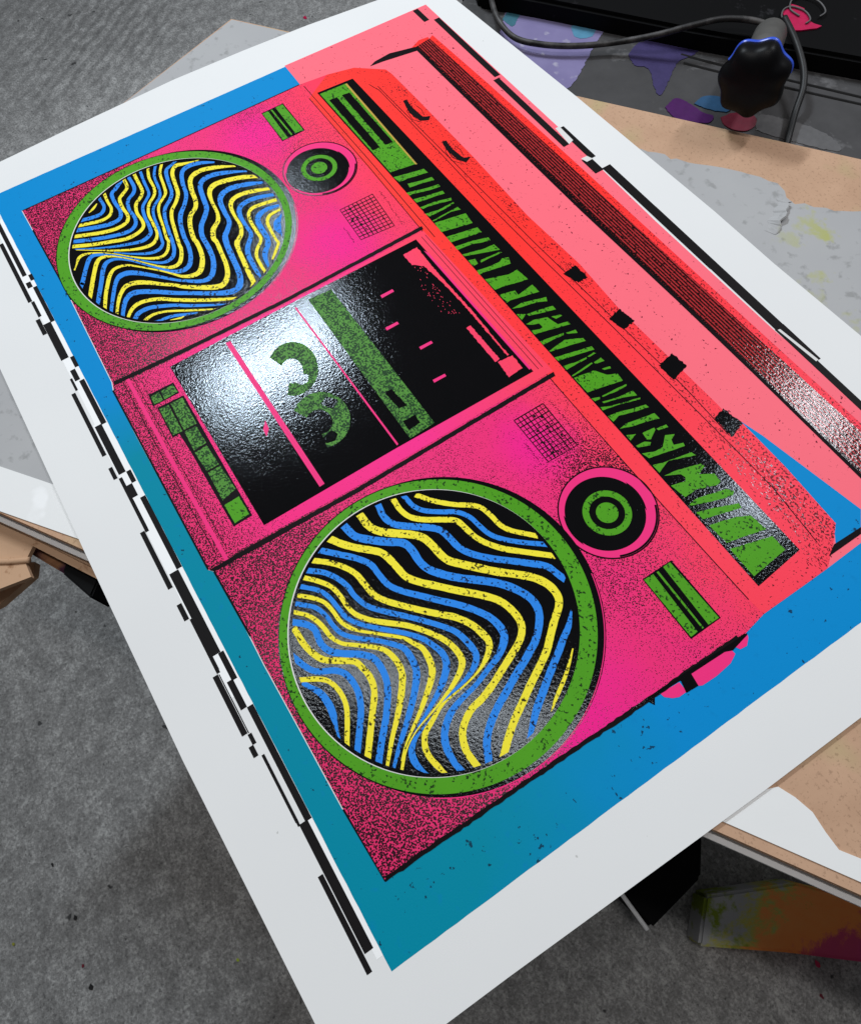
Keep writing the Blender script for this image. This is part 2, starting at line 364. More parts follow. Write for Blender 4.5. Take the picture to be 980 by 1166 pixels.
# outlines of the print measured in millimetres from its near-left ink corner
ART = json.loads(r'''{"low_yellow":[[[401.7,141.7,3.27],[407.3,145.8,3.28],[415.8,154.4,3.28],[422.4,163.2,3.28],[427.1,167.2,3.22],[434.7,169.1,3.14],[442.3,170.2,3.15],[448.6,173.5,3.18],[456.8,181.2,3.17]],[[394.8,126.1,3.5],[401.2,126.1,3.53],[408.4,128.5,3.63],[414.6,134.7,3.69],[420.5,143.6,3.69],[425.9,150.3,3.64],[434.6,152.4,3.53],[440.2,153.7,3.54],[446.9,156.8,3.56],[454.9,162.7,3.56],[462.1,170.3,3.55],[472.8,182.3,3.53]],[[392.3,104.3,4.86],[399.7,104.9,4.91],[406.2,108.5,5.05],[412.6,115.8,5.09],[417.9,122.6,5.08],[423.7,127.7,4.98],[430.4,129.7,4.85],[438.4,130.8,4.82],[443.8,132.5,4.88],[448.8,136.6,4.9],[455.8,143.2,4.89],[464.8,151.9,4.87],[472.3,160.4,4.85],[479.7,167.7,4.85],[487.6,172.0,4.81],[495.4,172.4,4.65],[500.7,169.1,4.45],[505.9,162.1,4.39],[512.6,154.0,4.35],[516.7,149.1,4.3],[521.6,140.7,4.25],[526.7,131.0,4.21],[531.9,122.0,4.17],[537.0,113.0,4.14],[542.6,105.1,4.12],[547.0,99.8,4.11]],[[395.7,82.5,4.6],[400.7,85.8,4.61],[407.5,91.7,4.63],[413.4,98.0,4.63],[418.4,102.5,4.54],[425.0,104.5,4.43],[431.5,105.5,4.4],[439.0,106.9,4.42],[446.3,112.1,4.45],[453.2,118.7,4.45],[461.7,126.8,4.43],[471.1,136.4,4.42],[479.3,143.1,4.4],[487.4,146.0,4.35],[495.5,146.3,4.26],[501.0,143.6,4.13],[505.2,138.2,4.06],[508.4,131.1,4.03],[512.1,122.5,4.0],[515.7,114.1,3.96],[518.7,105.0,3.92],[520.2,97.1,3.91],[524.2,89.9,3.93],[528.9,85.6,3.94],[535.8,83.2,3.9],[542.2,83.4,3.84],[547.1,83.9,3.81]],[[401.4,67.8,3.49],[406.8,73.9,3.46],[413.8,79.6,3.4],[421.6,83.5,3.53],[430.0,84.6,3.69],[437.9,85.9,3.69],[445.0,90.0,3.71],[452.3,96.3,3.72],[461.6,104.8,3.91],[468.9,112.1,3.9],[474.1,117.4,4.09],[482.4,122.6,4.06],[489.9,124.8,4.44],[495.2,125.3,3.99],[499.1,123.0,3.52],[502.5,118.5,2.9],[505.6,111.7,1.53],[507.8,102.0,0.95],[509.0,90.8,1.13],[510.2,84.3,1.89],[514.1,75.9,2.82],[517.2,69.9,3.2],[522.8,66.2,3.36],[528.6,65.5,3.28],[535.1,66.8,3.04],[538.0,67.6,2.13]],[[407.1,57.5,2.96],[413.3,63.1,2.93],[420.1,67.6,2.87],[427.6,69.3,2.83],[435.4,69.6,2.81],[442.2,71.5,3.02],[449.3,76.7,3.04],[455.6,83.5,3.25],[463.0,92.0,3.24],[471.1,98.8,3.21],[480.3,104.7,3.39],[487.6,107.3,3.57],[495.3,107.4,3.93],[499.9,103.8,3.49],[504.1,96.3,2.68],[507.0,88.7,1.71],[510.6,77.0,0.94],[512.8,68.9,0.75],[515.8,61.9,0.75],[519.5,56.3,1.12],[522.6,53.0,1.68],[524.9,50.9,1.67]],[[414.8,49.8,2.61],[419.5,54.9,2.59],[425.8,59.7,2.53],[433.1,61.4,2.49],[440.3,62.0,2.47],[446.2,64.5,2.48],[451.3,68.5,1.8],[459.6,77.6,1.8],[467.9,86.6,2.19],[473.7,90.0,2.76],[478.9,92.6,3.15],[485.5,92.5,3.92],[491.4,90.8,3.91],[496.5,86.4,3.49],[502.7,78.6,2.88],[507.9,71.4,2.09],[512.7,63.8,1.51],[517.4,57.1,0.94],[522.1,52.2,0.75]],[[422.8,43.8,2.54],[427.5,48.2,2.53],[433.1,51.0,2.79],[438.9,52.4,2.9],[445.5,53.3,2.63],[451.9,56.6,2.36],[457.1,62.8,2.45],[465.0,72.1,2.73],[470.5,75.7,3.11],[477.8,77.0,3.52],[484.1,76.0,3.82],[489.8,72.5,3.89],[496.4,67.2,3.57],[503.2,60.8,2.98],[509.7,54.1,2.51],[516.3,48.1,2.09],[519.1,45.6,1.87]],[[434.1,38.3,3.7],[441.0,38.6,3.66],[448.1,40.4,3.64],[454.4,43.8,3.67],[459.7,51.0,3.71],[464.4,57.4,3.67],[469.1,59.2,3.63],[475.0,60.3,3.64],[481.3,59.5,3.66],[486.4,57.0,3.68],[493.1,51.9,3.66],[500.4,46.4,3.62],[506.8,41.5,3.59],[509.8,39.2,3.58]],[[458.1,29.9,2.89],[461.3,35.4,2.87],[465.4,39.9,2.82],[471.2,42.2,2.8],[477.2,42.7,2.83],[483.1,41.6,2.86],[489.7,38.3,2.87],[497.9,33.4,2.84]],[[523.7,161.4,0.76],[528.8,155.2,1.51],[533.6,148.6,2.06],[537.6,141.9,2.22],[540.8,136.5,1.66],[544.2,131.7,0.73]]],
"low_blue":[[[398.0,133.1,3.12],[403.6,134.0,3.17],[409.7,137.9,3.25],[416.3,146.4,3.26],[421.1,153.5,3.25],[428.1,158.1,3.17],[435.3,159.6,3.11],[443.5,161.7,3.13],[450.0,166.1,3.15],[457.4,173.6,3.14],[464.8,182.7,3.13]],[[392.6,116.4,4.11],[399.8,115.5,4.13],[407.0,118.1,4.28],[413.5,125.3,4.34],[420.0,133.9,4.33],[425.7,139.0,4.24],[433.0,140.8,4.14],[440.6,142.1,4.15],[447.8,146.0,4.18],[455.8,153.2,4.18],[464.0,162.6,4.16],[470.8,170.3,4.15],[478.0,177.8,4.16],[485.7,180.3,4.12]],[[392.3,92.8,4.85],[400.4,94.6,4.9],[406.4,99.7,5.03],[413.6,107.8,5.04],[420.1,116.2,4.98],[426.8,118.3,4.79],[434.7,118.2,4.75],[441.7,119.9,4.8],[449.0,125.1,4.83],[456.0,131.8,4.82],[464.7,142.0,4.81],[472.6,150.2,4.8],[481.7,156.3,4.77],[489.8,159.1,4.7],[497.1,158.1,4.55],[503.7,153.2,4.42],[509.1,146.9,4.35],[511.7,141.9,4.31],[515.3,134.5,4.27],[518.9,126.0,4.24],[523.2,117.1,4.21],[527.4,108.3,4.18],[532.9,99.9,4.18],[538.7,94.2,4.19],[545.8,90.4,4.16]],[[397.8,73.8,3.95],[404.3,80.1,3.94],[413.1,88.4,3.9],[421.0,93.5,3.8],[428.8,94.4,3.73],[437.4,95.8,3.74],[445.1,100.7,3.77],[453.0,107.9,3.83],[460.8,115.0,4.03],[468.5,122.3,4.15],[476.8,128.9,4.13],[485.5,133.8,4.3],[494.2,135.1,4.54],[499.7,132.5,4.51],[504.7,125.3,3.67],[507.8,116.0,3.04],[511.2,105.5,2.84],[513.2,94.9,3.26],[516.3,86.0,3.85],[522.3,78.7,4.11],[528.8,75.5,4.1],[536.7,74.8,3.67],[543.9,75.8,3.25]],[[404.8,62.0,3.45],[410.3,68.3,3.41],[417.2,72.8,3.33],[424.8,75.6,3.27],[432.2,76.2,3.25],[441.1,79.2,3.26],[448.8,85.3,3.28],[457.1,93.3,3.27],[466.4,101.8,3.25],[474.4,108.5,3.24],[481.7,113.3,3.62],[491.2,115.5,3.98],[498.0,115.1,3.93],[502.3,111.0,3.29],[505.4,103.6,2.29],[507.0,95.6,1.52],[508.3,89.0,0.95],[512.8,75.6,0.75],[515.4,67.2,1.3],[518.0,62.0,2.81],[522.0,58.6,3.72],[527.7,57.8,3.6],[533.3,59.7,1.24]],[[411.0,53.7,2.94],[418.0,60.5,2.89],[425.1,63.6,2.82],[433.5,64.8,2.8],[441.2,66.2,2.79],[448.8,71.2,2.81],[457.0,79.2,2.82],[466.9,89.6,2.8],[474.3,95.5,3.18],[480.7,98.5,3.36],[487.1,100.3,3.93],[493.2,98.9,4.11],[498.2,94.2,4.07],[503.0,87.6,3.26],[507.4,79.1,2.28],[511.5,70.2,1.32],[515.5,63.2,0.75]],[[419.4,47.5,2.88],[425.7,53.9,2.83],[433.2,56.7,2.78],[440.3,57.4,2.76],[447.1,59.3,2.76],[453.7,64.8,2.78],[461.5,74.1,2.86],[469.1,81.2,3.14],[473.7,84.2,3.54],[480.4,84.6,3.94],[487.5,83.1,4.23],[493.7,78.6,3.99],[500.6,72.0,3.54],[507.6,64.2,3.09],[514.2,56.3,2.49],[521.3,48.6,1.86]],[[426.6,39.7,4.04],[431.5,44.9,3.99],[437.0,47.6,3.91],[445.0,46.7,3.88],[451.7,48.7,3.87],[457.3,54.6,3.92],[463.2,62.7,3.91],[469.1,67.3,3.86],[476.5,68.0,3.86],[483.6,66.6,3.87],[490.4,63.0,3.87],[499.3,56.5,3.83],[506.8,49.7,3.79],[514.7,43.1,3.75]],[[445.3,30.8,3.61],[452.4,33.5,3.59],[457.8,37.4,3.65],[462.7,45.9,3.66],[467.6,49.9,3.59],[474.2,51.2,3.6],[481.1,50.5,3.63],[488.1,47.6,3.65],[495.7,42.5,3.63],[504.0,36.4,3.59]],[[462.8,30.1,2.79],[468.9,33.4,3.7],[476.2,34.4,4.1],[482.4,33.7,3.95],[490.3,31.6,1.5]],[[506.2,173.8,0.98],[512.6,166.9,3.32],[516.6,160.2,3.94],[520.2,155.0,4.0],[527.1,143.8,4.16],[533.3,134.4,4.28],[539.5,125.2,4.12],[548.3,114.7,2.75]]],
"up_yellow":[[[55.9,66.4,0.94],[59.2,62.1,2.63],[61.3,57.8,0.98]],[[50.0,75.0,2.63],[58.9,74.0,2.62],[67.3,73.7,2.62],[73.2,69.8,3.29],[74.4,62.7,3.72],[72.0,54.5,3.7],[70.0,48.4,3.69]],[[44.4,93.5,3.06],[53.4,92.4,3.15],[58.3,86.7,3.63],[61.8,82.7,3.08],[71.8,81.2,2.99],[81.3,81.4,2.96],[87.3,77.9,3.73],[88.7,69.1,4.18],[86.2,59.0,4.14],[82.5,50.4,4.1],[78.7,41.9,4.1]],[[43.1,102.5,3.09],[52.7,101.7,3.07],[63.4,100.8,3.03],[69.0,97.4,3.41],[74.2,91.2,3.22],[83.1,88.3,2.97],[92.4,88.5,2.96],[98.8,86.8,3.25],[102.2,80.8,3.97],[102.5,71.6,4.11],[98.6,61.1,4.05],[93.2,48.3,4.02],[87.6,37.5,3.99]],[[43.3,114.2,2.72],[54.1,110.6,2.68],[66.4,109.6,2.65],[73.7,106.4,2.88],[80.0,99.5,2.85],[89.4,95.1,2.6],[100.9,94.1,2.58],[111.8,92.4,2.61],[118.2,86.6,3.7],[118.1,79.1,3.53],[114.6,70.5,2.71],[107.9,59.3,1.93],[101.2,50.1,1.19],[91.1,36.2,0.72]],[[47.0,124.1,2.63],[55.4,119.4,2.51],[69.7,116.6,2.66],[77.6,114.1,2.84],[84.6,106.1,2.68],[92.7,102.1,2.43],[106.2,99.5,2.39],[119.3,96.8,2.55],[123.0,96.7,2.58],[131.4,91.9,2.88],[133.8,85.4,3.21],[128.8,76.5,2.35],[120.9,67.9,1.37],[110.8,58.2,0.92],[103.4,49.2,1.2],[99.1,41.0,2.52],[99.3,35.5,3.22],[104.9,31.1,1.41]],[[57.9,146.5,1.42],[55.5,138.4,4.01],[54.2,133.1,4.39],[59.7,127.9,3.55],[70.8,125.1,3.43],[82.1,122.7,3.4],[89.7,117.7,3.5],[96.1,111.4,3.39],[104.4,107.7,3.16],[117.4,104.7,3.11],[130.4,102.0,3.08],[135.1,101.4,3.17],[141.8,98.6,3.48],[146.9,94.6,3.99],[147.5,89.3,3.74],[143.3,83.2,2.23],[134.7,76.0,1.27],[123.4,66.9,0.94],[113.8,57.9,1.49],[109.3,50.8,3.49],[110.6,45.4,3.95],[120.3,38.8,3.79],[136.3,29.9,3.71]],[[79.6,168.1,2.48],[74.6,159.4,4.63],[70.7,149.3,5.26],[71.1,141.6,5.29],[75.4,136.1,4.37],[85.9,132.6,4.02],[97.2,130.6,3.81],[104.1,127.2,4.2],[109.1,121.1,4.34],[118.1,116.5,4.08],[131.0,113.4,3.91],[136.2,113.6,3.85],[146.9,112.2,3.97],[155.6,109.1,4.41],[162.5,103.9,5.05],[163.1,98.2,4.72],[159.7,91.7,2.97],[153.4,86.6,1.95],[145.5,80.3,1.53],[133.0,68.8,1.67],[126.4,61.6,2.34],[124.5,53.6,3.31],[128.1,48.2,3.46],[135.8,43.1,3.39],[143.7,38.6,3.28],[153.1,34.3,3.05]],[[99.9,177.7,4.59],[95.5,169.9,5.41],[91.7,158.8,5.71],[90.6,149.6,5.84],[95.1,143.4,4.54],[105.6,140.4,3.13],[117.2,139.1,3.08],[125.7,136.0,4.15],[131.6,129.3,4.78],[139.5,125.7,4.33],[144.8,125.9,3.9],[156.8,124.2,3.72],[168.2,122.3,3.94],[177.2,118.9,4.4],[182.9,113.2,5.39],[182.1,107.1,5.49],[176.2,98.0,4.54],[168.4,87.8,3.55],[164.0,83.9,3.14],[157.4,76.0,3.49],[150.4,68.3,4.14],[145.4,60.6,4.73],[144.5,53.7,4.57],[148.8,48.0,3.55],[155.2,43.5,2.93],[163.5,39.1,2.34]],[[118.1,181.0,3.72],[114.1,171.4,4.8],[111.6,161.9,4.98],[113.0,154.3,4.76],[118.7,150.1,3.76],[128.3,148.4,2.82],[140.0,147.7,3.14],[148.0,144.2,4.22],[152.9,138.6,4.76],[159.3,136.3,3.99],[171.1,134.5,3.97],[182.6,132.8,4.12],[190.4,132.0,4.27],[194.0,131.2,3.63],[197.1,127.8,1.93]],[[200.3,117.3,1.58],[196.1,108.3,3.18],[186.7,93.1,3.55],[176.2,78.4,3.52],[169.8,70.6,3.57],[165.7,62.7,3.82],[164.2,55.6,4.1],[165.8,50.1,3.69],[169.1,46.3,3.16],[172.1,43.9,2.66]],[[131.8,179.9,4.16],[129.8,169.9,4.14],[129.4,162.7,3.84],[133.4,157.8,3.06],[141.1,155.7,2.99],[151.8,155.0,3.0],[160.9,154.2,2.94],[167.4,147.8,3.06],[173.5,144.2,2.88],[182.6,143.0,2.9],[191.1,142.7,2.91]],[[142.8,178.3,2.97],[143.3,170.9,3.41],[148.2,166.0,3.17],[157.5,164.2,2.79],[167.2,163.3,2.43],[171.5,163.1,2.76],[176.8,158.3,2.72],[182.8,152.4,1.94]],[[199.9,98.8,1.1],[194.6,89.5,1.98],[185.1,74.4,2.2],[181.3,67.5,2.25],[179.3,60.7,2.74],[179.8,55.7,3.11],[180.9,52.5,2.82]],[[190.6,68.0,0.89],[192.7,73.0,2.69],[193.0,77.6,0.9]]],
"up_blue":[[[52.9,70.0,3.02],[62.2,69.8,3.02],[67.6,65.2,3.96],[67.4,58.3,4.29],[65.8,52.3,4.27]],[[45.6,89.3,4.21],[49.9,83.9,4.19],[53.3,79.6,3.48],[63.5,78.3,3.38],[73.1,78.6,3.34],[80.2,75.5,3.96],[81.8,68.9,4.75],[79.2,58.8,4.7],[73.6,45.3,4.66]],[[44.6,97.6,3.28],[56.0,97.1,3.22],[61.9,94.1,3.65],[66.8,87.6,3.45],[75.9,84.8,3.16],[86.9,85.0,3.14],[94.0,82.0,3.63],[96.6,75.0,4.39],[93.6,63.1,4.37],[88.3,50.2,4.32],[82.9,39.1,4.29]],[[43.7,107.6,2.69],[55.6,105.7,2.67],[68.9,104.0,2.66],[74.0,100.0,3.03],[79.6,94.5,2.94],[88.6,91.9,2.85],[101.5,90.6,3.12],[108.2,88.4,3.76],[111.3,81.0,4.04],[108.5,71.1,3.22],[103.4,59.1,2.36],[96.8,46.9,1.53],[89.7,35.7,0.98]],[[45.4,119.5,2.6],[55.2,114.6,2.5],[69.9,112.3,2.46],[77.5,109.4,2.66],[84.5,101.5,2.66],[92.8,97.8,2.41],[106.6,95.7,2.38],[118.3,93.2,2.54],[122.7,92.0,2.92],[126.2,87.7,3.62],[125.3,80.0,3.2],[118.3,69.0,1.89],[109.4,58.7,0.93]],[[50.9,131.9,2.74],[54.4,125.1,3.53],[65.2,121.7,3.25],[78.0,119.2,3.24],[84.6,115.0,3.56],[90.8,108.1,3.37],[100.1,103.9,2.97],[114.7,100.8,2.99],[122.0,99.6,3.17],[133.2,96.7,3.32],[139.3,91.9,3.77],[139.4,84.9,3.03],[132.7,76.8,1.69],[122.2,67.4,1.04],[112.7,58.4,1.26],[105.1,48.5,3.19],[103.9,42.6,4.33],[110.4,36.8,3.92],[123.1,28.8,4.02],[124.0,28.0,4.29]],[[68.5,160.2,1.93],[62.7,150.9,4.39],[60.3,141.6,5.17],[63.6,134.5,4.21],[74.4,130.1,3.82],[86.9,127.4,3.51],[95.8,122.0,3.92],[103.6,115.3,4.2],[112.8,111.1,3.95],[125.8,108.1,3.83],[136.1,107.0,3.8],[146.9,103.8,3.94],[153.5,99.0,4.63],[154.4,93.2,4.77],[151.3,87.6,3.29],[142.8,80.4,2.08],[131.3,71.5,1.45],[123.1,65.0,1.57],[116.6,57.8,2.78],[115.4,51.3,4.25],[119.8,46.3,4.1],[131.0,40.2,3.9],[140.9,34.6,3.68],[148.6,30.4,3.29]],[[89.7,173.0,2.45],[84.7,164.3,4.67],[80.3,153.4,5.52],[80.7,144.8,5.44],[86.0,139.7,4.45],[98.2,136.6,4.34],[109.1,134.3,4.34],[116.4,129.2,4.79],[123.0,123.5,4.6],[132.3,119.7,4.2],[144.3,118.8,4.38],[156.1,117.1,4.49],[166.1,113.0,4.63],[172.0,107.4,5.05],[171.0,100.4,3.96],[164.5,91.6,2.92],[159.5,85.9,2.63],[150.0,77.3,3.27],[139.9,67.8,4.46],[134.1,60.4,5.48],[133.1,54.0,5.42],[137.1,49.0,3.91],[146.8,43.1,3.32],[159.1,36.5,2.9]],[[109.1,179.6,3.49],[104.4,169.8,5.66],[101.2,158.5,6.12],[103.1,150.3,5.69],[109.3,145.7,4.72],[120.5,143.8,4.13],[131.7,142.4,4.08],[138.7,137.3,4.91],[142.8,133.6,5.2],[151.4,131.1,5.09],[163.1,129.3,4.88],[176.1,127.5,4.82],[185.6,125.1,5.01],[191.9,120.2,6.04],[191.8,113.3,5.74],[186.2,103.2,4.49],[175.7,88.4,4.02],[170.5,81.0,4.21],[161.7,70.2,4.68],[155.5,61.2,5.28],[153.2,54.4,5.4],[156.2,48.9,4.42],[162.6,44.5,3.67],[168.6,41.3,3.23]],[[125.8,181.4,3.95],[121.8,170.8,5.0],[120.9,161.6,5.29],[123.7,155.1,4.73],[130.8,151.9,4.1],[142.2,151.0,3.2],[152.3,150.3,3.68],[161.3,143.2,4.68],[169.1,139.8,4.33],[179.5,138.5,3.98],[187.6,137.9,3.26],[192.3,137.8,2.17]],[[138.3,180.2,3.09],[136.7,171.7,4.85],[138.2,164.7,5.5],[142.9,160.6,4.96],[152.6,159.3,4.72],[162.5,158.6,4.4],[168.6,155.8,4.87],[173.0,151.7,4.83],[178.2,148.8,4.07],[188.3,146.7,1.79]],[[148.5,177.2,2.08],[152.6,172.2,6.22],[158.2,169.5,6.46],[164.5,168.9,1.87]],[[200.7,107.2,1.11],[193.3,94.9,2.62],[186.0,83.7,3.17],[180.6,76.5,3.44],[175.7,68.0,3.79],[172.1,59.9,4.27],[172.1,52.2,4.44],[175.6,47.7,4.04]],[[195.6,87.1,0.89],[191.7,78.2,2.89],[188.0,70.3,3.15],[186.3,59.5,2.71]]],
"letter_gaps":[[[47.82,266.35],[49.28,290.6],[161.45,288.77],[157.66,267.28]],[[163.53,266.59],[168.46,286.3],[169.17,290.24],[174.43,290.79],[170.91,275.06],[170.46,267.63]],[[175.43,271.76],[178.96,283.53],[179.9,290.69],[183.92,290.54],[181.32,281.06],[179.68,271.03]],[[182.96,266.11],[187.89,282.66],[189.31,290.44],[192.11,290.56],[190.69,281.83],[186.47,269.17],[186.7,266.65]],[[191.57,266.93],[194.38,277.55],[196.75,289.47],[199.98,289.29],[198.56,283.48],[197.37,275.16],[195.72,267.17]],[[201.21,266.55],[202.66,277.97],[206.41,290.84],[208.91,289.68],[206.33,281.32],[203.98,272.36],[203.94,267.65]],[[208.91,266.37],[211.27,276.21],[210.96,289.77],[212.32,289.82],[213.12,280.71],[212.97,267.55]],[[217.66,266.89],[217.16,279.96],[216.83,289.7],[220.43,290.18],[218.09,283.15],[218.78,267.58]],[[220.33,267.05],[225.57,291.03],[236.36,289.93],[230.68,266.43]],[[236.56,266.78],[241.82,290.48],[247.45,290.42],[242.83,266.85]],[[247.75,266.85],[250.43,280.41],[254.16,291.45],[257.31,291.16],[255.2,283.7],[252.94,278.7],[251.37,266.76]],[[256.88,267.09],[261.07,281.86],[261.97,291.05],[268.5,291.64],[263.96,279.88],[258.99,267.52]],[[263.8,267.51],[265.41,272.42],[270.16,271.49],[270.23,267.31]],[[268.59,274.4],[270.13,290.5],[271.41,291.47],[270.66,280.84],[270.65,273.92]],[[274.97,267.3],[277.18,278.17],[277.43,285.39],[275.87,288.33],[277.67,292.65],[283.35,290.49],[282.36,285.63],[278.93,269.62],[279.24,266.67]],[[284.55,267.59],[290.41,283.64],[290.29,291.1],[301.59,292.2],[300.59,287.4],[296.83,273.63],[296.4,268.02]],[[301.55,268.05],[304.59,279.05],[308.9,278.7],[307.13,291.85],[314.81,292.19],[311.67,279.44],[309.76,271.75],[310.18,268.29]],[[316.18,268.09],[315.81,276.46],[321.28,293.36],[324.67,291.76],[321.26,285.18],[318.8,274.31]],[[321.76,268.15],[325.26,273.25],[327.86,268.25]],[[325.67,273.85],[327.73,284.06],[329.85,292.46],[333.5,292.45],[330.3,282.17],[327.6,274.25]],[[332.15,268.42],[332.11,274.7],[335.62,283.79],[344.18,285.95],[346.26,292.93],[349.05,293.06],[345.1,279.44],[342.23,268.21],[338.31,267.96],[340.69,273.78],[340.48,276.16],[336.47,275.99],[334.96,271.73]],[[336.69,286.15],[338.73,292.3],[340.07,292.65],[339.98,287.75]],[[348.84,267.79],[350.51,277.19],[352.08,284.93],[353.48,283.86],[352.61,275.62],[352.15,268.0]],[[352.88,286.1],[354.41,293.01],[357.32,292.58],[354.39,286.75]],[[358.51,268.13],[357.03,282.07],[362.67,292.93],[365.53,292.95],[362.95,283.8],[359.46,268.75]],[[364.62,267.97],[367.75,280.13],[371.15,293.49],[374.18,293.35],[371.48,282.57],[368.04,268.47]],[[373.19,268.53],[375.42,277.78],[375.94,285.32],[377.14,284.82],[376.76,276.75],[376.91,268.77]],[[376.0,286.16],[375.67,291.74],[377.13,292.36],[377.12,287.05]],[[382.31,268.57],[381.25,285.6],[382.31,285.65],[383.1,277.13],[383.03,268.89]],[[382.04,286.75],[381.59,292.85],[384.96,293.29],[383.82,287.12]],[[384.41,268.71],[387.0,282.86],[390.65,285.26],[394.28,287.65],[397.51,293.87],[403.63,293.33],[400.61,280.87],[397.99,269.05]],[[388.94,287.93],[390.22,293.53],[391.92,293.06],[390.57,288.84]],[[403.01,268.31],[405.11,273.56],[406.37,272.56],[405.92,269.04]],[[405.24,275.18],[405.89,285.52],[406.87,293.48],[408.01,292.99],[407.73,285.34],[406.06,274.96]],[[408.74,272.5],[411.77,283.4],[412.96,293.77],[417.3,293.7],[413.61,285.39],[410.03,272.68]],[[411.27,269.13],[414.05,274.65],[419.68,294.35],[420.61,293.58],[416.07,279.06],[413.89,268.77]],[[419.17,268.85],[420.02,275.02],[423.58,285.92],[425.58,293.82],[428.23,294.22],[426.17,285.53],[422.61,274.65],[424.1,269.18]],[[430.1,271.16],[429.48,275.08],[431.61,284.49],[433.45,294.19],[438.31,294.42],[435.2,284.95],[433.14,276.37],[430.26,269.33]],[[436.07,269.72],[438.79,275.14],[440.5,269.5]],[[440.42,278.92],[441.52,287.41],[443.07,286.97],[446.88,280.35],[445.42,278.17],[442.92,278.54]],[[442.85,288.01],[443.81,294.95],[446.03,294.79],[444.47,288.36]],[[445.26,269.82],[445.85,276.11],[448.34,279.13],[449.72,277.13],[446.86,270.19]],[[451.32,269.46],[454.71,277.18],[454.96,282.91],[449.32,289.41],[452.04,294.81],[453.84,290.69],[457.45,289.31],[459.58,295.17],[461.84,294.49],[458.91,282.1],[456.25,270.82]],[[461.14,269.64],[463.25,275.59],[467.37,294.87],[470.49,295.75],[466.98,286.76],[464.1,279.65],[466.04,273.23],[467.4,269.71]],[[470.49,270.64],[471.78,279.03],[476.35,294.2],[478.79,295.05],[481.29,288.63],[485.93,296.49],[491.75,296.04],[492.65,292.84],[487.95,280.38],[488.27,271.86],[477.81,269.71],[480.25,278.83],[478.32,280.51],[475.25,279.6]],[[493.26,270.43],[492.48,276.39],[497.51,295.6],[501.11,298.29],[502.84,295.5],[498.91,282.47],[494.37,271.21]],[[499.18,270.5],[502.85,281.29],[508.48,295.07],[511.65,294.52],[508.34,283.39],[504.68,270.88]],[[509.52,271.22],[514.04,287.59],[518.17,295.55],[529.36,296.81],[526.41,285.5],[523.22,272.18]],[[526.97,271.08],[534.4,296.7],[544.58,296.86],[546.7,271.14]]],
"dial_slots":[[[59.04,268.97],[59.38,275.88],[129.89,274.98],[129.42,268.38]],[[59.82,280.38],[60.57,287.1],[131.15,286.32],[129.8,279.63]]],
"strip":[[45.13,265.23],[47.09,297.9],[549.06,303.63],[552.38,269.22]],
"strip_tan":[[49.61,289.21],[49.72,290.95],[162.3,288.81],[161.68,287.48]],
"body":[[28.96,15.72],[134.5,16.23],[215.66,14.37],[222.44,12.7],[261.34,12.11],[321.34,12.23],[371.26,12.27],[374.11,14.63],[402.65,15.55],[438.52,14.71],[478.96,15.06],[525.65,15.31],[564.06,16.58],[564.55,90.33],[566.92,176.44],[568.37,244.47],[565.64,260.47],[565.67,292.29],[565.58,308.75],[555.34,323.96],[548.51,332.35],[536.92,332.96],[506.84,334.56],[469.3,334.4],[458.4,330.69],[450.87,330.99],[357.48,327.87],[311.34,329.96],[252.79,326.9],[182.11,328.31],[100.03,328.1],[61.24,327.48],[53.49,326.18],[35.88,305.74],[30.06,282.69],[27.5,258.69]],
"red_zone":[[30.06,282.69],[35.88,305.74],[53.49,326.18],[61.24,327.48],[100.03,328.1],[182.11,328.31],[252.79,326.9],[311.34,329.96],[357.48,327.87],[450.87,330.99],[458.4,330.69],[469.3,334.4],[506.84,334.56],[536.92,332.96],[548.51,332.35],[555.34,323.96],[565.58,308.75],[565.67,292.29],[565.64,260.47],[555.13,259.37],[490.12,257.56],[389.02,255.99],[220.66,255.78],[47.12,256.58]],
"coral":[[-1.41,259.25],[0.0,400.0],[190.08,401.05],[310.12,399.01],[426.55,400.14],[500.52,403.25],[600.0,398.0],[564.9,335.48],[565.58,308.75],[565.49,260.61],[220.66,255.78],[32.76,258.59]],
"triangle":[[467.0,334.36],[482.59,338.52],[514.88,344.45],[550.22,350.93],[558.79,341.91],[557.42,323.21],[548.35,331.12],[536.92,332.96],[506.84,334.56]],
"arm_line":[[560.97,314.12],[557.26,322.0],[558.02,342.72],[561.09,339.48]],
"grille":[[44,360.8],[240,362],[410,364.8],[590,367.3],[590,391.5],[410,386.5],[240,383],[120,380],[41.2,377.6]],
"grille_hi":[[41.2,377.6],[120,380],[240,383],[410,386.5],[590,391.5],[590,395.5],[410,391.5],[240,388.5],[120,385.5],[39,382]],
"handle_edge":[[42.23,317.65],[43.36,329.65],[48.72,361.65],[43.53,361.68],[37.69,339.47],[39.33,324.12]],
"handle_cap":[[42.59,358.65],[37.75,368.93],[38.79,377.74],[45.96,375.33],[47.78,362.59]],
"red_lines":[[[61.27,305.31],[72.87,308.53],[160.84,309.89],[232.37,309.86],[297.77,311.82],[368.96,314.89],[424.47,316.51],[477.36,318.1],[512.36,318.66],[551.33,314.99]],[[67.41,310.12],[180.55,313.14],[278.83,315.77],[354.21,319.21],[430.13,322.5],[471.32,321.78]],[[47.12,256.58],[142.97,256.94],[220.66,255.78],[310.51,255.68],[389.02,255.99],[441.56,256.58],[490.12,257.56],[526.12,258.5],[555.13,259.37]],[[31.28,260.22],[136.44,260.8],[231.84,260.01]]],
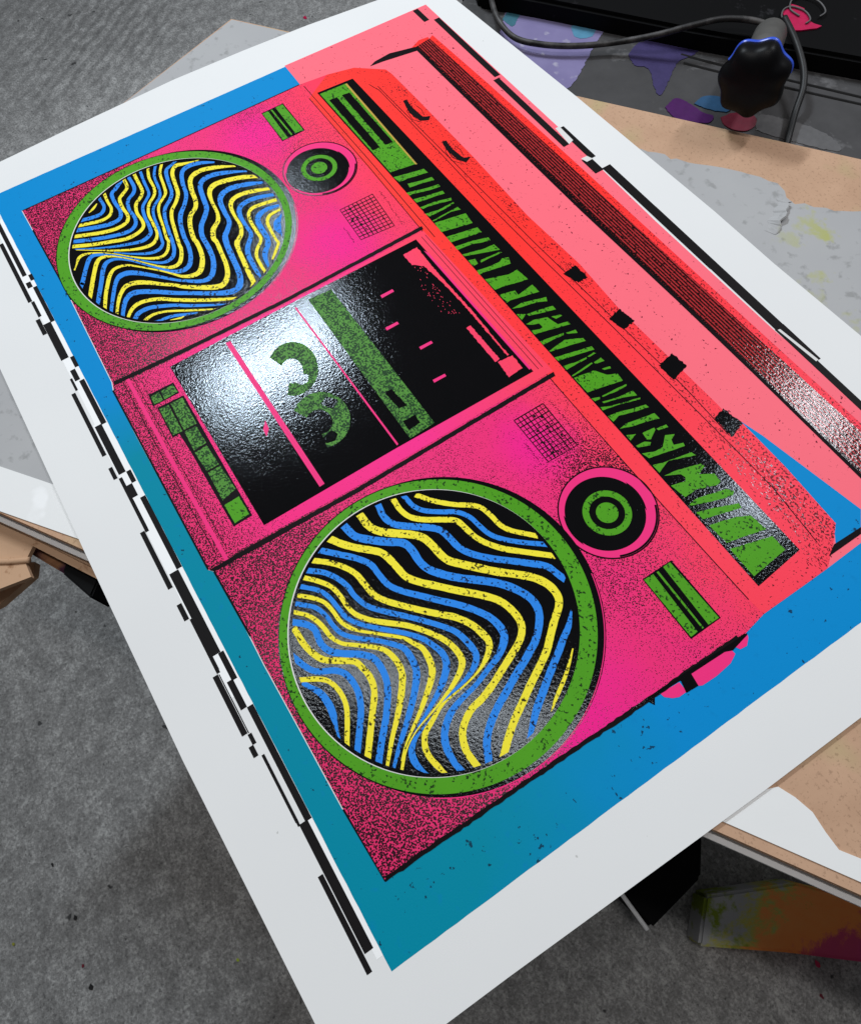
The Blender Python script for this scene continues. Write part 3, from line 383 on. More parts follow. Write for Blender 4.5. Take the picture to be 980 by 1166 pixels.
"knobs_top":[[[94.92,317.62],[95.17,320.9],[104.78,319.7],[120.1,320.95],[122.75,326.06],[126.27,322.45],[122.95,316.42],[109.14,314.25]],[[152.6,317.57],[153.23,321.18],[163.1,320.05],[176.68,321.67],[179.23,326.6],[182.43,320.47],[176.05,316.79],[161.82,315.56]]],
"slots_top":[[[311.38,315.16],[310.0,326.59],[323.56,327.42],[323.88,318.9]],[[360.02,316.87],[357.19,327.88],[370.52,330.15],[372.55,319.22]],[[407.38,319.59],[404.74,333.27],[417.55,334.53],[421.3,320.49]],[[457.18,322.61],[454.56,331.98],[469.47,334.28],[472.96,322.17]]],
"deck_line1":[[215.67,15.0],[217.65,63.13],[219.4,140.08],[217.43,257.83],[220.68,257.28],[222.48,138.46],[220.98,61.63],[218.8,14.68]],
"deck_line2":[[371.69,12.92],[371.58,42.51],[373.96,108.66],[373.21,260.82],[376.3,259.92],[376.93,107.81],[375.06,40.76],[374.11,14.63]],
"deck_panel":[[220.27,14.39],[223.84,137.75],[222.11,256.38],[372.07,260.96],[373.01,108.84],[369.63,12.75],[321.34,12.23],[261.34,12.11]],
"window":[[226.14,51.9],[364.28,52.55],[363.99,146.59],[365.57,250.2],[225.89,247.55],[225.32,143.92]],
"divider1":[[230.01,91.73],[230.48,95.18],[360.4,96.48],[360.65,92.92]],
"divider2":[[230.47,145.07],[230.7,146.22],[362.23,148.67],[362.59,147.39]],
"bar":[[229.46,156.39],[230.9,174.05],[362.04,175.78],[363.05,156.87]],
"bar_holes":[[[324.86,160.93],[325.05,166.29],[341.53,168.15],[340.45,162.73]],[[349.92,159.69],[350.21,168.8],[356.94,168.22],[357.29,159.4]]],
"reelA":[[257.8,111.49],[255.92,113.92],[254.48,116.51],[253.52,119.2],[253.07,121.92],[253.14,124.6],[253.74,127.17],[254.85,129.57],[256.44,131.73],[258.47,133.61],[260.88,135.16],[263.62,136.33],[266.62,137.11],[269.8,137.47],[273.08,137.41],[276.38,136.93],[279.62,136.05],[282.73,134.79],[285.62,133.19],[288.23,131.28],[290.51,129.12],[292.4,126.76],[293.86,124.24],[294.87,121.64],[295.4,119.01],[295.44,116.41],[294.99,113.9],[294.06,111.54],[292.68,109.37],[290.87,107.45],[283.29,112.84],[284.11,113.7],[284.73,114.68],[285.14,115.75],[285.33,116.88],[285.29,118.07],[285.02,119.26],[284.53,120.44],[283.84,121.58],[282.95,122.65],[281.88,123.63],[280.67,124.5],[279.33,125.22],[277.91,125.79],[276.43,126.19],[274.93,126.41],[273.44,126.44],[272.01,126.28],[270.66,125.94],[269.44,125.42],[268.36,124.74],[267.46,123.91],[266.76,122.96],[266.28,121.9],[266.02,120.76],[266.0,119.56],[266.21,118.35],[266.65,117.15],[267.31,115.98],[268.17,114.88]],
"reelB":[[303.49,105.53],[301.68,107.75],[300.23,110.16],[299.19,112.73],[298.56,115.39],[298.38,118.09],[298.63,120.76],[299.33,123.36],[300.45,125.82],[301.98,128.09],[303.87,130.12],[306.09,131.88],[308.59,133.31],[311.31,134.4],[314.19,135.12],[317.17,135.45],[320.2,135.4],[323.19,134.97],[326.1,134.16],[328.86,133.01],[331.42,131.53],[333.73,129.76],[335.74,127.73],[337.42,125.49],[338.73,123.09],[339.65,120.57],[340.16,117.98],[340.26,115.37],[339.95,112.8],[339.23,110.31],[329.07,112.06],[329.41,113.21],[329.58,114.4],[329.55,115.6],[329.34,116.79],[328.94,117.94],[328.37,119.02],[327.63,120.03],[326.74,120.93],[325.71,121.71],[324.57,122.36],[323.35,122.85],[322.05,123.17],[320.72,123.33],[319.38,123.32],[318.05,123.13],[316.77,122.77],[315.55,122.24],[314.44,121.57],[313.44,120.75],[312.58,119.81],[311.89,118.77],[311.37,117.65],[311.03,116.47],[310.88,115.26],[310.93,114.05],[311.17,112.85],[311.6,111.69],[312.21,110.6],[312.98,109.61]],
"reel_holes":[[[281.46,118.0],[280.11,122.79],[284.64,126.43],[289.28,123.9],[289.18,118.91],[285.69,116.75]],[[309.18,122.03],[306.14,127.73],[312.37,133.28],[316.78,126.78],[313.41,124.67]],[[332.64,109.02],[329.66,118.53],[334.62,120.65],[337.89,116.83],[336.71,111.63]]],
"dashes":[[[255.13,199.79],[257.75,199.62],[257.59,209.56],[255.17,209.62]],[[280.82,188.22],[283.33,188.08],[283.27,197.74],[280.96,197.78]],[[307.23,198.8],[309.65,198.63],[309.69,208.18],[307.47,208.24]],[[334.3,192.12],[336.61,191.97],[336.75,201.26],[334.62,201.31]]],
"panel_bits":[[[233.03,232.31],[232.56,244.17],[242.08,243.94],[262.69,243.64],[303.42,244.98],[340.55,244.38],[345.8,244.81],[346.05,243.25],[302.1,243.06],[282.02,242.37],[264.57,240.99],[250.01,238.89],[244.51,232.33]],[[312.07,233.57],[311.94,237.13],[345.09,237.76],[345.73,233.91]],[[346.67,235.29],[347.61,246.27],[359.58,245.93],[360.53,234.38]]],
"inner_line":[[[238.07,246.49],[242.17,248.22],[362.7,250.51],[363.16,248.81]]],
"diamond":[[299.76,86.54],[306.35,85.69],[310.84,81.83],[305.19,82.21]],
"buttons":[[[241.06,31.65],[240.81,37.58],[248.12,37.28],[247.77,31.26]],[[240.93,38.88],[240.44,47.49],[247.42,48.08],[248.05,38.28]],[[252.91,32.29],[253.38,38.82],[276.8,38.29],[276.2,32.11]],[[253.42,40.35],[253.47,48.86],[276.89,48.37],[276.47,39.58]],[[277.95,39.29],[278.16,47.4],[293.12,47.47],[293.91,38.61]],[[295.61,38.38],[294.91,47.01],[311.71,47.71],[311.62,39.15]],[[313.29,39.3],[312.94,47.87],[333.03,48.92],[335.64,38.81]],[[338.97,38.3],[338.58,48.41],[352.7,48.37],[353.43,38.36]]],
"button_back":[[[238.69,30.74],[238.99,48.72],[248.8,48.63],[248.7,29.71]],[[251.26,31.67],[252.15,50.23],[354.59,49.62],[354.87,36.75],[294.36,36.52],[277.44,35.72],[277.82,31.01]]],
"meterA":[[39.95,216.07],[39.66,236.07],[78.1,235.87],[78.67,215.17]],
"meterB":[[513.82,218.16],[513.92,239.03],[554.45,239.64],[554.6,218.14]],
"meterA_in":[[[41.04,216.43],[40.91,221.76],[78.05,220.41],[77.72,216.06]],[[40.56,228.56],[40.52,235.22],[77.28,235.01],[76.49,228.0]],[[40.87,224.03],[40.8,225.39],[76.59,225.34],[76.64,224.01]]],
"meterB_in":[[[514.47,218.64],[514.79,225.14],[553.41,223.83],[553.73,218.91]],[[514.5,232.54],[514.53,237.66],[553.89,238.8],[553.72,231.39]],[[514.94,227.39],[514.98,228.72],[553.61,228.15],[553.52,227.06]]],
"twA":[[122.2,225.2,29.1],[123.1,222.6,24.1],[121.4,225.1,14.0],[121.6,225.1,10.4],[121.7,224.3,6.3]],
"twB":[[470.3,228.3,29.9],[470.1,226.2,23.8],[470.6,227.2,14.5],[470.6,227.2,10.5],[470.7,227.4,6.6]],
"spB":[[470.8,107.2,88.7],[469.2,105.7,81.2]],
"spA":[[119.7,103.1,87.1],[121.6,104.7,80.0]],
"feet":[[[567.8,185.42],[568.81,197.64],[574.64,197.72],[574.62,192.62],[573.09,189.16],[570.31,185.98]],[[568.39,205.75],[569.37,227.3],[571.14,232.31],[573.56,232.58],[575.94,227.09],[577.0,216.29],[576.68,206.85],[575.73,204.95]],[[570.74,235.17],[568.46,245.66],[570.77,244.51],[573.67,240.81],[573.18,236.59]]],
"feet_black":[[[566.94,199.25],[568.11,206.0],[575.66,204.85],[575.05,197.03]],[[565.52,168.73],[566.83,207.43],[568.46,245.66],[569.36,245.16],[571.48,232.83],[569.76,228.59],[568.84,204.87],[566.63,167.82]],[[566.72,177.15],[567.66,181.89],[570.88,179.18],[568.64,177.91]]],
"gridA":[[168.84,216.41],[169.09,244.56],[205.59,241.65],[203.18,214.58]],
"gridB":[[388.69,218.31],[388.78,240.85],[424.81,240.45],[424.2,218.72]],
"code_blocks":[[[28.32,-6.0],[92.37,-6.0],[92.37,-2.81],[28.32,-2.81]],[[52.01,-10.58],[117.8,-10.58],[117.8,-7.54],[52.01,-7.54]],[[93.01,-2.11],[99.43,-2.11],[99.43,0.73],[93.01,0.73]],[[99.42,-6.26],[105.29,-6.26],[105.29,-2.71],[99.42,-2.71]],[[106.2,-3.07],[143.77,-3.07],[143.77,-0.05],[106.2,-0.05]],[[118.52,-8.81],[134.45,-8.81],[134.45,-6.44],[118.52,-6.44]],[[135.96,-11.56],[151.41,-11.56],[151.41,-8.47],[135.96,-8.47]],[[142.81,-8.35],[179.24,-8.35],[179.24,-2.91],[142.81,-2.91]],[[179.84,-2.34],[189.87,-2.34],[189.87,0.45],[179.84,0.45]],[[190.53,-6.35],[200.7,-6.35],[200.7,-2.8],[190.53,-2.8]],[[196.91,-8.84],[208.08,-8.84],[208.08,-7.16],[196.91,-7.16]],[[201.85,-4.06],[242.46,-4.06],[242.46,-0.52],[201.85,-0.52]],[[209.02,-12.36],[265.01,-12.36],[265.01,-9.58],[209.02,-9.58]],[[241.57,-8.46],[283.12,-8.46],[283.12,-3.8],[241.57,-3.8]],[[275.09,-12.45],[284.55,-12.45],[284.55,-9.9],[275.09,-9.9]],[[283.39,-3.73],[292.93,-3.73],[292.93,-0.73],[283.39,-0.73]],[[285.43,-9.61],[328.65,-9.61],[328.65,-7.35],[285.43,-7.35]],[[292.83,-7.57],[302.74,-7.57],[302.74,-3.7],[292.83,-3.7]],[[305.17,-3.48],[360.65,-3.48],[360.65,-0.02],[305.17,-0.02]],[[303.99,-9.07],[326.89,-9.07],[326.89,-7.28],[303.99,-7.28]],[[327.01,-12.75],[369.28,-12.75],[369.28,-9.79],[327.01,-9.79]],[[360.97,-8.5],[418.72,-8.5],[418.72,-2.65],[360.97,-2.65]],[[380.66,-12.56],[391.7,-12.56],[391.7,-9.6],[380.66,-9.6]],[[392.34,-9.66],[427.08,-9.66],[427.08,-7.43],[392.34,-7.43]],[[418.82,-4.37],[436.66,-4.37],[436.66,-1.03],[418.82,-1.03]],[[415.32,-9.68],[428.82,-9.68],[428.82,-7.69],[415.32,-7.69]],[[429.13,-12.57],[465.86,-12.57],[465.86,-9.34],[429.13,-9.34]],[[435.81,-7.11],[453.41,-7.11],[453.41,-3.44],[435.81,-3.44]],[[429.56,-9.08],[466.14,-9.08],[466.14,-8.49],[429.56,-8.49]],[[453.76,-3.74],[520.3,-3.74],[520.3,-0.11],[453.76,-0.11]],[[466.63,-9.74],[472.73,-9.74],[472.73,-7.46],[466.63,-7.46]],[[472.7,-12.2],[478.91,-12.2],[478.91,-9.41],[472.7,-9.41]],[[479.89,-8.2],[518.11,-8.2],[518.11,-6.55],[479.89,-6.55]],[[510.69,-7.94],[520.34,-7.94],[520.34,-6.61],[510.69,-6.61]],[[519.74,-7.14],[585.07,-7.14],[585.07,-2.38],[519.74,-2.38]],[[545.17,-10.41],[592.83,-10.41],[592.83,-7.63],[545.17,-7.63]],[[0.7,385.92],[19.91,385.92],[19.91,391.08],[0.7,391.08]],[[22.16,394.19],[114.74,394.19],[114.74,399.68],[22.16,399.68]],[[117.06,391.06],[211.92,391.06],[211.92,396.52],[117.06,396.52]],[[193.25,399.6],[233.69,399.6],[233.69,404.93],[193.25,404.93]],[[231.13,393.32],[248.25,393.32],[248.25,400.91],[231.13,400.91]],[[246.58,400.89],[365.69,400.89],[365.69,408.28],[246.58,408.28]],[[299.17,401.16],[428.15,401.16],[428.15,408.38],[299.17,408.38]],[[427.75,404.66],[461.29,404.66],[461.29,408.63],[427.75,408.63]],[[428.15,400.68],[503.26,400.68],[503.26,405.88],[428.15,405.88]]],
"code_white":[[[191.63,398.23],[191.64,402.05],[210.08,401.44],[211.76,396.36]],[[229.47,394.11],[229.73,399.55],[234.64,401.38],[234.71,395.69]],[[429.36,402.09],[429.63,403.94],[461.08,406.85],[461.18,404.66]]],
"paper":[[-24.8,-47.2],[80.0,-46.4],[160.0,-46.0],[320.0,-45.6],[460.0,-44.4],[596.0,-40.0],[627.2,-38.4],[628.4,44.0],[632.4,200.0],[633.6,320.0],[635.2,444.8],[463.2,442.8],[386.8,440.0],[326.8,439.6],[172.8,434.0],[36.8,426.8],[-26.4,423.2],[-31.2,368.0],[-37.6,300.0],[-40.4,240.0],[-41.6,174.4],[-37.2,80.0],[-33.6,18.4]]}''')
BK = json.loads(r'''{"floor_z":-0.5,"board":[[0.0815,-0.2036],[1.1063,0.4824],[0.8357,0.9146],[-0.0902,0.2513]],
"foam":[[0.0838,-0.2069],[1.1086,0.4791],[0.8448,0.9014],[-0.0811,0.2381]],
"grey_sheet":[[-0.0881,0.2509,0],[0.1623,0.4274,1],[0.2222,0.4246,1],[0.2509,0.4417,1],[0.2855,0.4662,1],[0.311,0.4863,1],[0.3312,0.4977,1],[0.3536,0.4931,1],[0.3686,0.5084,1],[0.3851,0.526,1],[0.629,0.7007,0],[0.5422,0.3607,0],[0.6327,0.1996,0],[0.2637,-0.047,0],[0.2329,-0.0708,0],[0.0768,-0.1911,0]],
"white_sheet":[[0.0768,-0.1911,0],[0.2329,-0.0708,0],[0.2637,-0.047,0],[0.6327,0.1996,1],[0.6351,0.2055,1],[0.6431,0.209,1],[0.6527,0.2113,1],[0.6627,0.2101,1],[0.6716,0.2098,1],[0.6799,0.2157,1],[1.0123,0.4382,0],[1.1029,0.4873,0],[0.3126,-0.043,0],[0.2639,-0.0806,0],[0.0812,-0.2032,0]],
"tear":[0.358,0.4768],
"card":[[0.2149,-0.114],[0.2521,-0.0899],[0.3117,-0.0519],[0.3286,-0.0515],[0.2844,-0.0784],[0.2919,-0.0863],[0.3036,-0.0863],[0.3002,-0.1058],[0.2952,-0.1379]],
"card_low":[[0.262,-0.1418],[0.273,-0.1032],[0.2828,-0.0883],[0.291,-0.0924],[0.2978,-0.1175],[0.2969,-0.1522]],
"card_ridge":[[[0.2713,-0.0797],[0.2902,-0.0675],[0.3186,-0.0499]],[[0.2765,-0.1095],[0.2859,-0.0953],[0.2923,-0.0835]]],
"block":[[0.2816,-0.0854],[0.2748,-0.077],[0.2991,-0.0611],[0.3093,-0.0703]],
"block_end":[[0.3067,-0.072],[0.297,-0.063],[0.3195,-0.0483],[0.3329,-0.0625]],
"leg":[0.734,0.2092],
"leg_poly":[[0.7062,0.1519],[0.7092,0.282],[0.7561,0.238],[0.7643,0.1649]],
"foot_poly":[[0.7048,0.149],[0.708,0.2856],[0.7572,0.2394],[0.7658,0.1627]],
"rod":[[0.7615,0.1601,-0.436],[0.7122,0.1577,-0.436]],
"panel":[[0.8059,0.1968],[0.7748,0.234],[0.816,0.3216],[0.8817,0.3873],[0.9199,0.3459],[0.8605,0.2719]],
"panel_u":[0.7748,0.9199],
"rail":[[-0.0097,0.4539],[0.0457,0.4898],[0.1552,0.5686],[0.2695,0.6556],[0.3264,0.6938],[0.4016,0.607],[0.3489,0.572],[0.1933,0.4592],[0.1057,0.3983],[0.0159,0.4035]],
"smears":[["lilac_tape","lilac",[[0.0348,0.4619],[0.048,0.4881],[0.0967,0.525],[0.11,0.5105],[0.1231,0.4888],[0.1473,0.4497],[0.1362,0.4398],[0.1006,0.4384],[0.0663,0.4349]],0.0001],["cyan_smear","cyan",[[0.0853,0.4969],[0.0844,0.5121],[0.097,0.5169],[0.1066,0.5016],[0.099,0.4913]],0.0003],["teal_smear","teal",[[0.0417,0.4542],[0.032,0.4705],[0.0397,0.4767],[0.048,0.4669],[0.0547,0.4554]],0.0003],["violet_smear","violet",[[0.1439,0.5131],[0.1375,0.5279],[0.1409,0.5444],[0.148,0.558],[0.1678,0.575],[0.1764,0.5576],[0.1756,0.541],[0.1882,0.5206],[0.1989,0.5022],[0.1893,0.5037],[0.1678,0.5152],[0.1575,0.5086]],0.0002],["purple_smear","purple",[[0.2122,0.4955],[0.2087,0.5087],[0.2177,0.5139],[0.2345,0.5158],[0.2424,0.5198],[0.2461,0.511],[0.2361,0.5006],[0.2262,0.4937]],0.0004],["blue_smear","blue_paint",[[0.2226,0.5171],[0.2204,0.5284],[0.2278,0.5387],[0.2398,0.5409],[0.2451,0.5323],[0.2334,0.5214]],0.0005],["red_smear","red_paint",[[0.2472,0.523],[0.2499,0.5372],[0.261,0.5456],[0.2692,0.5398],[0.2704,0.5294],[0.2637,0.5218],[0.2549,0.5197]],0.0006],["grey_patch","grey_light",[[0.2736,0.5356],[0.2627,0.5515],[0.2876,0.5689],[0.312,0.5773],[0.3276,0.5708],[0.298,0.5493]],0.0001]],
"grooves":[[[0.1697,0.5491],[0.1992,0.5666],[0.2472,0.5991],[0.2969,0.6316]],[[0.1795,0.5435],[0.2306,0.5762],[0.3027,0.6255]]],
"press":[[0.0147,0.4466],[0.0577,0.4794],[0.1642,0.5558],[0.2746,0.6411],[0.3378,0.6888],[0.1436,0.9169],[-0.1636,0.5204]],
"magenta":[[0.1951,0.63],[0.1909,0.644],[0.2015,0.6485],[0.2169,0.6401],[0.2264,0.6434],[0.218,0.6224],[0.2102,0.6213]],
"loops":[[0.2054,0.6338,0.012],[0.2026,0.6494,0.015]],
"knob":[0.2695,0.5108,0.035],
"knob_axis":[0.5348,-0.8188,0.2089],
"knob_r":0.0235,"stem_len":0.075,"cable_long":[[0.0228,0.4533,0.0],[0.0527,0.44,0.0],[0.0772,0.4405,-0.004],[0.098,0.4532,-0.004],[0.1173,0.4757,-0.004],[0.1344,0.5041,-0.003],[0.1544,0.5277,0.004],[0.1717,0.5518,0.012],[0.1824,0.5741,0.014],[0.2003,0.5926,0.014],[0.2167,0.5999,0.012]],
"cable_short":[[0.2078,0.6161,0.012],[0.2328,0.6032,0.012],[0.256,0.5913,0.008],[0.2707,0.58,0.003],[0.2824,0.5645,-0.004],[0.2992,0.5418,-0.006],[0.3101,0.5297,-0.014]],
"dense":[[0.035,0.017,0.11,0.9],[0.179,0.018,0.06,0.5],[0.117,0.008,0.06,0.6],[0.563,0.017,0.08,0.8],[0.39,0.039,0.06,0.55],[0.464,0.017,0.05,0.6],[0.518,0.019,0.05,0.6],[0.559,0.084,0.07,0.2],[0.45,0.243,0.05,0.3],[0.462,0.24,0.04,0.25],[0.508,0.229,0.05,0.25],[0.051,0.212,0.05,0.2],[0.401,0.247,0.07,0.15],[0.572,0.199,0.06,0.15]],
"ridge":[-1.07,0.242,0.5],
"ridge_angle":-0.687,"spots":[[0.5596,-0.231,0,0.0022],[0.4093,-0.4408,3,0.0022],[0.4719,-0.3809,1,0.0022],[0.4953,-0.3806,4,0.0033000000000000004],[-0.8733,0.5336,2,0.0044],[-0.86,0.6236,2,0.0055000000000000005],[0.8994,0.2997,2,0.0038500000000000006],[0.9229,0.2824,1,0.0027500000000000003],[0.4226,-0.3716,4,0.0027500000000000003],[0.3568,-0.3753,4,0.0022]]}''')
DENSE = BK['dense']; RIDGE = BK['ridge']; RIDGE_ANGLE = BK['ridge_angle']; PANEL_U = BK['panel_u']
build_materials()

# ------------------------------------------------------------------ the floor
FLOOR = BK['floor_z']
bm = bmesh.new(); vs = [bm.verts.new((x, y, FLOOR)) for x, y in ((-6, -5), (6, -5), (6, 6), (-6, 6))]; bm.faces.new(vs)
tag(finish(bm, 'floor', 'concrete'), 'grey rough concrete workshop floor', None, None, 'structure')
bm = bmesh.new(); mats = ['lime', 'red_paint', 'magenta', 'olive', 'cable_dark']
for (x, y, mi, r) in BK['spots']:
    rr = random.Random(int(x*1e4)); n = 9; ph = rr.random()*6
    pts = [(x + r*(0.6+0.7*rr.random())*math.cos(2*math.pi*k/n), y + r*(0.4+0.5*rr.random())*math.sin(2*math.pi*k/n)) for k in range(n)]
    vs = [bm.verts.new((a, b, FLOOR + 0.001)) for a, b in pts]; f = bm.faces.new(vs); f.normal_update(); f.material_index = mi
    if f.normal.z < 0: f.normal_flip()
tag(finish(bm, 'paint_drips', mats), 'small dried paint drips scattered on the concrete floor', None, None, 'stuff')

# ------------------------------------------------------------------ boards under the print
PAPER_T = 0.0005
board = empty('backing_board', (BK['board'][0][0], BK['board'][0][1], -0.010), 'wide brown hardboard panel with grey and white facing lying directly under the print', 'board')
inv = Matrix.Translation(-Vector(board.location))
def child(bm, name, mats, root, smooth=False):
    bmesh.ops.transform(bm, matrix=Matrix.Translation(-Vector(root.location)), verts=bm.verts)
    return finish(bm, name, mats, root, smooth)
def keep(bm, name, mats, root, smooth=False):
    """part with its mesh kept in world units so that its texture stays in place"""
    o = finish(bm, name, mats, root, smooth); o.matrix_parent_inverse = Matrix.Translation(-Vector(root.location)); return o
TOP = -PAPER_T - 0.0012
bm = bmesh.new(); fs = add_box(bm, BK['board'], TOP - 0.0100, TOP - 0.0008)
for f in fs[2:]: f.material_index = 1
keep(bm, 'hardboard_core', ['hardboard', 'edge'], board)
def sheet(pts, z0, z1, amp, seed, step=0.006):
    r = random.Random(seed); out = []
    for i in range(len(pts)):
        a = Vector(pts[i][:2]); b = Vector(pts[(i+1) % len(pts)][:2]); torn = pts[i][2]
        n = max(1, int((b-a).length/step)) if torn else 1
        for k in range(n):
            p = a.lerp(b, k/n); j = amp if (k and torn) else 0
            out.append((p.x + r.uniform(-j, j), p.y + r.uniform(-j, j)))
    bm = bmesh.new(); add_box(bm, out, z0, z1)
    bmesh.ops.triangulate(bm, faces=[f for f in bm.faces if len(f.verts) > 4]); return bm
keep(sheet(BK['grey_sheet'], TOP - 0.0008, TOP - 0.0002, 0.002, 3), 'grey_facing', 'grey_face', board)
keep(sheet(BK['white_sheet'], TOP - 0.0008, TOP, 0.0012, 4), 'white_facing', 'white_face', board)
bm = bmesh.new(); rr = random.Random(2)
C0 = Vector(BK['tear']); prev = None
for i in range(15):
    t = i/14; p = C0 + Vector((0.018*(t-0.5) + rr.uniform(-.0012, .0012), -0.030*(t-0.5) + rr.uniform(-.0012, .0012)))
    hgt = 0.0045*math.sin(math.pi*t)
    v = [bm.verts.new((p.x - 0.007, p.y - 0.003, TOP - 0.0001)), bm.verts.new((p.x, p.y, TOP + hgt)), bm.verts.new((p.x + 0.0008, p.y + 0.0006, TOP + hgt*0.8)), ]
    if prev:
        for a in (0, 1): bm.faces.new((prev[a], prev[a+1], v[a+1], v[a]))
    prev = v
keep(bm, 'torn_flap', 'grey_face', board)

foam = bmesh.new(); add_box(foam, BK['foam'], TOP - 0.0150, TOP - 0.0110)
tag(finish(foam, 'foam_board', 'foam'), 'thin white foam board stacked beneath the brown hardboard panel', 'board')

card = empty('folded_cardboard', (BK['card'][0][0], BK['card'][0][1], -0.05), 'creased brown cardboard sheet poking out beneath the left edge of the boards', 'cardboard')
bm = bmesh.new(); add_box(bm, BK['card'], -0.024, -0.0205); keep(bm, 'upper_flap', 'card', card)
bm = bmesh.new(); add_box(bm, BK['card_low'], -0.046, -0.040); keep(bm, 'lower_flap', 'card', card)
bm = bmesh.new()
for i in range(2):
    add_tube(bm, [(x, y, -0.0205) for x, y in BK['card_ridge'][i]], 0.0022, 8)
keep(bm, 'fold_ridge', 'card', card, True)
blk = empty('wood_block', (BK['block'][0][0], BK['block'][0][1], -0.06), 'short paint stained wooden batten with black end under the cardboard', 'wood block')
bm = bmesh.new(); add_box(bm, BK['block'], -0.052, -0.030); bmesh.ops.bevel(bm, geom=bm.edges[:], offset=0.0012, segments=2, affect='EDGES'); keep(bm, 'batten', 'wood', blk)
bm = bmesh.new(); add_box(bm, BK['block_end'], -0.055, -0.0285); bmesh.ops.bevel(bm, geom=bm.edges[:], offset=0.0012, segments=2, affect='EDGES'); keep(bm, 'end_cap', 'plastic', blk)

# ------------------------------------------------------------------ below the board, right: leg, rod, stained panel
bm = bmesh.new(); add_box(bm, BK['leg_poly'], FLOOR + 0.001, FLOOR + 0.06); bmesh.ops.bevel(bm, geom=bm.edges[:], offset=0.003, segments=2, affect='EDGES')
tag(finish(bm, 'machine_foot', 'steel'), 'black steel machine foot in deep shade on the floor under the board', 'machine foot')
bm = bmesh.new(); add_tube(bm, [Vector(BK['rod'][0]), (Vector(BK['rod'][0])+Vector(BK['rod'][1]))/2, Vector(BK['rod'][1])], 0.0024, 8)
tag(finish(bm, 'metal_rod', 'foam', None, True), 'thin pale metal rod lying along the black machine foot', 'rod')
bm = bmesh.new(); add_box(bm, BK['panel'], FLOOR + 0.002, FLOOR + 0.045); bmesh.ops.bevel(bm, geom=bm.edges[:], offset=0.003, segments=2, affect='EDGES')
tag(finish(bm, 'stained_panel', 'panel'), 'low grey panel stained orange, olive and magenta on the shaded floor', 'panel')

# ------------------------------------------------------------------ the press behind the board
rail = empty('metal_rail', (BK['rail'][0][0], BK['rail'][0][1], -0.03), 'grey paint smeared metal rail running behind the boards', 'rail')
bm = bmesh.new(); add_box(bm, BK['rail'], -0.030, -0.012); bmesh.ops.bevel(bm, geom=bm.edges[:], offset=0.0015, segments=2, affect='EDGES'); keep(bm, 'flat_bar', 'rail', rail)
for nm, mat, pts, dz in BK['smears']:
    bm = bmesh.new(); amp = 0.0012
    sm = [(v.x, v.y) for v in catmull([Vector((p[0]*1000, p[1]*1000, 0)) for p in pts + pts[:1]], 4)][:-1]
    out = rough_poly(sm, 0.7, 1.6, len(pts)+int(dz*1e6))
    add_box(bm, [(a/1000, b/1000) for a, b in out], -0.012 + 0.0001, -0.012 + 0.0003 + dz)
    bmesh.ops.triangulate(bm, faces=[f for f in bm.faces if len(f.verts) > 4])
    keep(bm, nm, mat, rail)
bm = bmesh.new()
for ln_ in BK['grooves']: add_tube(bm, [(x, y, -0.012) for x, y in ln_], 0.0012, 6)
keep(bm, 'seam', 'cable_dark', rail)
press = empty('press_base', (BK['press'][0][0], BK['press'][0][1], -0.05), 'black steel press base filling the far edge behind the rail', 'press')
bm = bmesh.new(); add_box(bm, BK['press'], -0.05, 0.004); bmesh.ops.bevel(bm, geom=bm.edges[:], offset=0.003, segments=2, affect='EDGES'); keep(bm, 'base_block', 'steel', press)
bm = bmesh.new(); out = rough_poly([(p[0]*1000, p[1]*1000) for p in BK['magenta']], 2.0, 5, 3); add_box(bm, [(a/1000, b/1000) for a, b in out], 0.0041, 0.0052)
bmesh.ops.triangulate(bm, faces=[f for f in bm.faces if len(f.verts) > 4]); keep(bm, 'magenta_smear', 'magenta', press)
bm = bmesh.new()
for c in BK['loops']:
    add_tube(bm, [(c[0] + c[2]*math.cos(a)*(1+.1*math.sin(3*a)), c[1] + c[2]*0.9*math.sin(a), 0.0062) for a in [k*2*math.pi/10 for k in range(9)]], 0.0007, 6)
keep(bm, 'wire_loop', 'grey_light', press, True)

knob = empty('clamp_knob', BK['knob'], 'black lobed clamp knob with blue light painted on its rim beyond the boards', 'knob')
ax = Vector(BK['knob_axis']).normalized()
sx = ax.cross(Vector((0, 0, 1))).normalized(); sy = sx.cross(ax)
KM = Matrix((sx, sy, ax)).transposed().to_4x4()
def lobed(profile, n=84, lobes=7, amp=0.06, mat_of=None):
    bm = bmesh.new(); rings = []
    for r, z, k in profile:
        rings.append([bm.verts.new((r*(1+amp*k*math.cos(lobes*2*math.pi*i/n + 0.4))*math.cos(2*math.pi*i/n), r*(1+amp*k*math.cos(lobes*2*math.pi*i/n + 0.4))*math.sin(2*math.pi*i/n), z)) for i in range(n)])
    for j, (a, b) in enumerate(zip(rings, rings[1:])):
        for i in range(n): bm.faces.new((a[i], a[(i+1) % n], b[(i+1) % n], b[i]))
    bm.faces.new(rings[0]); bm.faces.new(rings[-1]); bmesh.ops.recalc_face_normals(bm, faces=bm.faces[:]); return bm
KR = BK['knob_r']
bm = lobed([(KR*.7, -.015, .6), (KR*.94, -.0135, 1), (KR*1.0, -.0105, 1), (KR*1.0, -.004, 1), (KR*.97, .000, 1), (KR*.88, .004, .9), (KR*.6, .007, .5), (KR*.25, .008, 0)])
bmesh.ops.transform(bm, matrix=KM, verts=bm.verts); finish(bm, 'grip', 'plastic', knob, True)
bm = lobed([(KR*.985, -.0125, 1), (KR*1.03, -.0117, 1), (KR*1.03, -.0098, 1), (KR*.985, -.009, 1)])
bmesh.ops.delete(bm, geom=[v for v in bm.verts if v.co.y < KR*0.25], context='VERTS')
